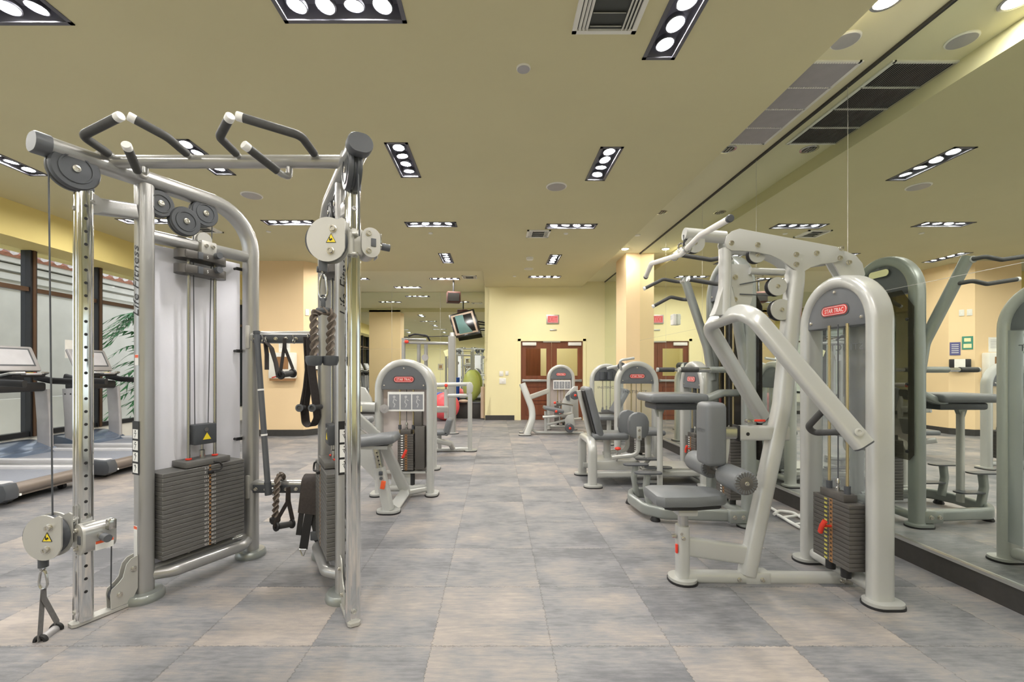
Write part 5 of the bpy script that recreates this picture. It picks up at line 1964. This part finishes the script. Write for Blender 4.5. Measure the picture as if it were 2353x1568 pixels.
for x, y, d in ((1275, 926, 8.74), (1278, 946, 8.66), (1322, 909, 8.62), (1310, 985, 8.62)):
    MB(m6).ball(at(x, y, d), .026, (1, 1, 1), 12).build('red_knob', 'red')
MB(m6).prism([at(x, y, 9.0) for x, y in ((1290, 960), (1292, 925), (1302, 905), (1318, 888), (1328, 888), (1330, 960))], (0, .05, 0), bev=.01).build('side_plate', 'star_silver')
MB(m6).prism([at(x, y, 8.98) for x, y in ((1299, 912), (1309, 906), (1309, 921), (1303, 921))], (0, .012, 0)).build('plate_window', 'cap_grey')
for x, y, d in ((1322, 909, 8.66), (1310, 985, 8.66)):
    MB(m6).lathe(at(x, y, d), (0, 1, 0), [(.08, 0), (.09, .02), (.09, .10), (.06, .12)], 20).build('round_hub', 'cap_grey')
MB(m6).prism([at(x, y, 8.80) for x, y in ((1297, 965), (1304, 955), (1318, 952), (1322, 985), (1303, 985))], (0, .04, 0), bev=.008).build('hub_plate', 'star_silver')
beam(m6, [at(1314, 992, 8.9), at(1314, 930, 8.9)], .05, .05, 'star_silver', 'hub_post')

# ---------------------------------------------------------------- 7. leg curl with the instruction sheet, left of the aisle
m7 = thing('leg_curl_machine', 'machine with arched tower and picture instruction sheet just right of the cable station', 'gym machine', (-.95, 4.4, 0))
T7 = Tm(-.948, 4.56, 0)
tower(m7, T7, 1.41, shroud='shroud_rose', sheet=True, n=15, z0=.27, sx=.02, sw=.16, step=.0245, dp=.13, pin_k=7)
MB(m7, T7).box((.165, .0, .50), (.10, .12, .44), bev=.01).build('stack_guard', 'plate_dark')
MB(m7, T7).box((.145, .01, .79), (.08, .10, .16), bev=.01).build('stack_guard_top', 'plate_dark')
MB(m7, T7).box((.02, -.035, .925), (.10, .003, .055)).build('yellow_tag', 'yellow_pale')
MB(m7, T7).box((0, 0, .245), (.45, .10, .02)).build('stack_shelf', 'star_silver')
MB(m7, T7).box((-.03, .02, .16), (.22, .08, .15), bev=.02).build('shelf_support', 'star_silver')
MB(m7, T7).lathe((-.20, -.05, .90), (0, -1, 0), [(.045, 0), (.045, .01), (.015, .012), (.012, .016), (0, .016)], 20).build('side_pulley', 'grille')
foot_plate(m7, None, at(893, 1178, 4.0).x, 4.0, .21, .16)
beam(m7, [at(893, 1172, 4.0), at(872, 1075, 4.02)], .10, .09, 'star_silver', 'front_post', rr=.02)
st_ = beam(m7, [at(876, 1092, 4.02), at(862, 1020, 4.05)], .075, .065, 'steel', 'sliding_post', rr=.014)
q = MB(m7)
for i in range(6):
    p = at(872 - i * 2.2, 1068 - i * 9, 3.975)
    q.lathe(p, (0, -1, 0), [(.007, 0), (.007, .002)], 8)
q.build('post_holes', 'black', st_)
q = MB(m7)
q.box(at(875, 1088, 3.96), (.035, .02, .035), bev=.005)
q.cyl(at(875, 1100, 3.97), at(876, 1100, 3.90), .014, seg=12)
q.build('pop_pin', 'dark_plastic')
MB(m7).box(at(880, 1115, 3.93), (.04, .03, .072), (V((.98, 0, -.17)), V((0, 1, 0)), V((.17, 0, .98))), bev=.006).build('lever_handle', 'orange')
beam(m7, [at(882, 1022, 4.1), at(932, 1130, 4.42), at(905, 1168, 4.05)], .055, .10, 'star_silver', 'brace', fil=.03, rr=.014)
beam(m7, [at(932, 1132, 4.45), V((-.69, 4.56, .075))], .07, .06, 'star_silver', 'base_tube')
pad(m7, V((-1.14, 3.98, .665)), (.50, .30, .085), 'seat_pad', ax=(V((.995, 0, .10)), V((0, 1, 0)), V((-.10, 0, .995))), bev=.038)
MB(m7).box(V((-1.14, 3.98, .61)), (.36, .2, .03)).build('seat_plate', 'star_silver')
beam(m7, [at(800, 934, 4.45), at(862, 936, 4.5)], .075, .10, 'star_silver', 'thigh_arm', rr=.03)
MB(m7).box(at(828, 940, 4.39), (.03, .004, .06)).build('yellow_label', 'yellow_pale')
beam(m7, [at(812, 950, 4.35), at(866, 1000, 4.45)], .05, .09, 'star_silver', 'slant_beam', rr=.016)
MB(m7).prism([at(x, y, 4.5) for x, y in ((800, 965), (868, 1020), (868, 1110), (800, 1040))], (0, .03, 0), bev=.006).build('side_plate', 'star_silver')
pad(m7, at(826, 966, 4.6), (.26, .24, .07), 'arm_pad', m_='vinyl_light', bev=.03)
MB(m7).prism([at(x, y, 4.52) for x, y in ((806, 940), (808, 905), (822, 888), (838, 892), (852, 915), (856, 940))], (0, .05, 0), bev=.012).build('cam_plate', 'star_silver')

# ---------------------------------------------------------------- 8. next machine behind it
m8 = thing('seated_row_machine', 'machine with a square tube handrail frame behind the leg curl tower', 'gym machine', (-.9, 6.2, 0))
tower(m8, Tm(-1.08, 5.75, 0), 1.40, shroud='shroud', n=14)
beam(m8, [at(1080, 1033, 7.0), at(1080, 905, 7.0)], .09, .07, 'star_silver', 'end_post')
foot_plate(m8, None, at(1081, 1037, 7.0).x, 7.0, .20, .14)
MB(m8).prism([at(x, y, 6.96) for x, y in ((1072, 905), (1072, 884), (1078, 878), (1084, 880), (1087, 888), (1086, 900), (1080, 908))], (0, .08, 0), bev=.01).build('corner_plate', 'star_silver')
rod(m8, [at(1002, 885, 6.9), at(1080, 883, 7.0)], .032, 'star_silver', 'top_rail', 0)
rod(m8, [at(1024, 910, 6.95), at(1080, 909, 7.0)], .028, 'star_silver', 'middle_rail', 0)
beam(m8, [at(990, 1034, 6.95), at(1080, 1032, 7.0)], .07, .06, 'star_silver', 'floor_rail')
beam(m8, [at(1025, 895, 6.95), at(1025, 962, 6.95)], .06, .06, 'star_silver', 'middle_post')
beam(m8, [at(998, 941, 6.6), at(1026, 941, 6.9)], .06, .10, 'star_silver', 'side_arm')
q = pad(m8, at(1030, 980, 6.7), (.09, .30, .26), 'back_pad', ax=(V((.96, 0, -.25)), V((0, 1, 0)), V((.25, 0, .96))), bev=.03)
pad(m8, at(1008, 993, 6.7), (.34, .30, .075), 'seat_pad', bev=.03)
beam(m8, [at(1010, 997, 6.7), at(1010, 1030, 6.75)], .07, .06, 'star_silver', 'seat_post')
beam(m8, [at(998, 1012, 6.5), at(1035, 1020, 6.75), at(1040, 1030, 6.9)], .06, .08, 'star_silver', 'lower_arm', fil=.06)
MB(m8).ball(at(1025, 886, 6.82), .026, (1, 1, 1.2), 12).build('red_knob', 'red')

# ---------------------------------------------------------------- 9. tall cable column further back
m9 = thing('cable_column_machine', 'tall grey cable column with an overhead beam in front of the far mirror', 'gym machine', (-.95, 9.0, 0))
beam(m9, [V((-.90, 9.0, .02)), V((-.90, 9.0, 1.98))], .26, .145, 'lf_silver', 'column_body', ref=(0, 1, 0), rr=.03)
MB(m9).sweep([(-.90, 9.0, 1.95), (-.90, 9.0, 2.06)], rrect(.13, .13, .05, 5), ref=(1, 0, 0), scale=[1, .7]).build('column_cap', 'lf_silver')
foot_plate(m9, None, -.88, 8.93, .24, .20)
q = rod(m9, [V((-1.90, 9.0, 1.86)), V((-.95, 9.0, 1.84))], .03, 'lf_silver', 'overhead_beam', 0)
rod(m9, [V((-1.90, 9.05, 1.97)), V((-.95, 9.02, 1.99))], .009, 'black', 'overhead_cable', 0)
for x, nm in ((-1.90, 'rear_post'), (-1.62, 'rear_post'), (-1.47, 'rear_post')):
    beam(m9, [V((x, 9.02 + (.0 if x < -1.8 else .2), .02)), V((x, 9.02 + (.0 if x < -1.8 else .2), 1.95 if x < -1.8 else 1.84))], .09, .075, 'lf_silver', nm)
beam(m9, [V((-1.90, 9.02, .05)), V((-.90, 9.02, .05))], .06, .07, 'lf_silver', 'floor_beam')
beam(m9, [V((-1.90, 9.04, 1.93)), V((-1.47, 9.22, 1.93))], .05, .05, 'lf_silver', 'top_beam')
rod(m9, [V((-1.78, 8.95, 1.99)), V((-1.65, 8.9, 2.02)), V((-1.40, 8.9, 1.99)), V((-1.36, 9.0, 1.9))], .02, 'black', 'pull_up_bar', .05)
MB(m9).ball((-1.82, 8.93, 1.87), .035, (1.3, 1, 1), 12).build('red_knob', 'red')
MB(m9).box((-1.0, 8.9, 1.64), (.10, .01, .13), (V((.9, 0, .35)), V((0, 1, 0)), V((-.35, 0, .9)))).build('instruction_card', 'yellow_pale')
q = MB(m9)
q.lathe((-1.47, 9.1, 1.55), (0, -1, 0), [(.07, 0), (.07, .03)], 20)
q.build('pulley', 'grille')

# ---------------------------------------------------------------- cable attachment lying on the floor by the mirror
q0 = on_z(1812, 1190, .02)
r = thing('row_handle', 'white tube row handle lying on the floor by the mirror base', 'cable handle', (q0.x, q0.y, 0))
zf = .022
lp = [on_z(x, y, zf) for x, y in ((1779, 1182), (1790, 1174), (1822, 1178), (1845, 1192), (1850, 1212), (1840, 1214))]
MB(r).sweep(fillet(lp + [lp[0] + V((.02, -.02, 0))], .05, 5), circ(.013, 10)).build('loop_tube', 'white_label')
rod(r, [on_z(1798, 1190, zf), on_z(1838, 1184, zf)], .011, 'white_label', 'cross_tube', 0)
rod(r, [on_z(1826, 1206, zf), on_z(1850, 1202, zf)], .011, 'white_label', 'cross_tube', 0)
rod(r, [on_z(1760, 1161, zf), on_z(1787, 1177, zf)], .013, 'white_label', 'stem_tube', 0)

# ---------------------------------------------------------------- treadmills along the windows (local: rear end at x = 0, front towards -x)
def treadmill(label):
    r = thing('treadmill', label, 'treadmill', (0, 0, 0), 'treadmills along the windows', local=True)
    m = MB(r)
    for k in (-1, 1):
        m.box2((-1.75, k * .30, .15), (-.02, k * .415, .235), bev=.02)
    m.build('side_rails', 'screen_grey')
    m = MB(r)
    for k in (-1, 1):
        m.box2((-1.75, k * .41, .10), (-.05, k * .43, .19), bev=.008)
    m.build('rail_skirts', 'lf_silver')
    MB(r).box2((-1.72, -.30, .17), (-.06, .30, .205), bev=.008).build('running_belt', 'belt')
    MB(r).cyl((-.03, -.33, .150), (-.03, .33, .150), .058, seg=22).build('rear_roller', 'roller_brown')
    MB(r).box2((-1.70, -.38, .06), (-.08, .38, .14)).build('deck_pan', 'black')
    MB(r).box2((-.10, -.30, .075), (-.02, .30, .11)).build('rear_cross_bar', 'roller_brown')
    for k in (-1, 1):
        m = MB(r)
        pr = [(-.16, .06), (-.01, .05), (.05, .08), (.06, .15), (.03, .22), (-.16, .235)]
        m.prism([(x, k * .325, z) for x, z in pr], (0, k * .125, 0), bev=.018)
        c = m.build('rear_end_cap', 'dark_plastic')
        MB(r).box((.035, k * .31, .10), (.02, .02, .02)).build('reflector', 'white_label', c)
        MB(r).lathe((-.13, k * .27 - .02, .034), (0, 1, 0), [(.034, 0), (.036, .01), (.034, .04)], 16).build('levelling_wheel', 'black')
        MB(r).lathe((-1.62, k * .33 - .02, .05), (0, 1, 0), [(.05, 0), (.05, .04)], 16).build('transport_wheel', 'black')
    # motor hood
    m = MB(r)
    hp = []
    for i in range(13):
        f = i / 12
        hp.append((-1.34 - .52 * f, .205 + .14 * math.sin(min(1, f * 1.25) * math.pi / 2)))
    pts = hp + [(-1.86, .12), (-1.34, .12)]
    m.prism([(x, -.40, z) for x, z in pts], (0, .80, 0), bev=.03)
    m.build('motor_hood', 'hood_blue')
    for k in (-1, 1):
        u = MB(r).sweep(fillet([(-1.52, k * .36, .25), (-1.53, k * .36, .62), (-1.56, k * .36, 1.03)], .5, 5), rrect(.19, .055, .02, 3), ref=(1, 0, 0)).build('upright', 'grille')
        q = MB(r)
        for x in (-1.52, -1.60):
            q.lathe((x, k * .36 + k * .028, .95), (0, k, 0), [(.011, 0), (.008, .006), (0, .007)], 10)
        q.build('upright_bolts', 'black', u)
        MB(r).sweep(fillet([(-1.02, k * .37, 1.13), (-1.45, k * .37, 1.15), (-1.64, k * .34, 1.20)], .2, 5), rrect(.085, .055, .022, 3), ref=(0, 0, 1)).build('handrail', 'black')
    MB(r).box((-1.57, 0, 1.07), (.16, .70, .12), bev=.03).build('dash_bar', 'black')
    a = math.radians(24)
    AXC = (V((math.cos(a), 0, math.sin(a))), V((0, 1, 0)), V((-math.sin(a), 0, math.cos(a))))
    cc = V((-1.60, 0, 1.44))
    cn_ = MB(r).box(cc, (.05, .62, .36), AXC, bev=.03).build('console', 'grille')
    MB(r).box(cc + AXC[0] * .0265 + AXC[2] * .015, (.004, .50, .255), AXC, bev=.008).build('screen_border', 'cap_grey', cn_)
    MB(r).box(cc + AXC[0] * .029 + AXC[2] * .015, (.003, .45, .215), AXC).build('screen', 'screen_grey', cn_)
    MB(r).prism([(-1.50, -.28, 1.20), (-1.36, -.20, 1.20), (-1.36, .20, 1.20), (-1.50, .28, 1.20)], (0, 0, .05), bev=.015).build('control_tray', 'black')
    kp_ = MB(r).box((-1.36, .0, 1.245), (.14, .20, .03), bev=.012).build('keypad', 'grille')
    MB(r).box((-1.36, .0, 1.262), (.05, .12, .004)).build('red_keys', 'logo_red', kp_)
    MB(r).box((-1.32, -.03, 1.262), (.03, .06, .004)).build('yellow_keys', 'yellow', kp_)
    for k in (-1, 1):
        MB(r).sweep(fillet([(-1.48, k * .26, 1.22), (-1.34, k * .22, 1.26), (-1.30, k * .11, 1.26)], .05, 4), circ(.017, 10)).build('front_grip', 'trim_metal')
    q = MB(r)
    q.sweep([(-1.58, 0, 1.12), (-1.62, 0, 1.30)], rrect(.10, .26, .03, 3), ref=(1, 0, 0))
    q.build('console_neck', 'black')
    return r


t1 = treadmill('treadmill nearest the camera, only its tail end showing at the left edge')
t1.location = (-4.61, 4.53, 0)
for y, lab in ((5.62, 'second treadmill from the camera, its console at the left edge of the photo'),
               (6.72, 'third treadmill, its tilted console seen between the cable rail and the post')):
    c = copy_tree(t1)
    c.location = (-4.61, y, 0)
    relabel(c, lab)
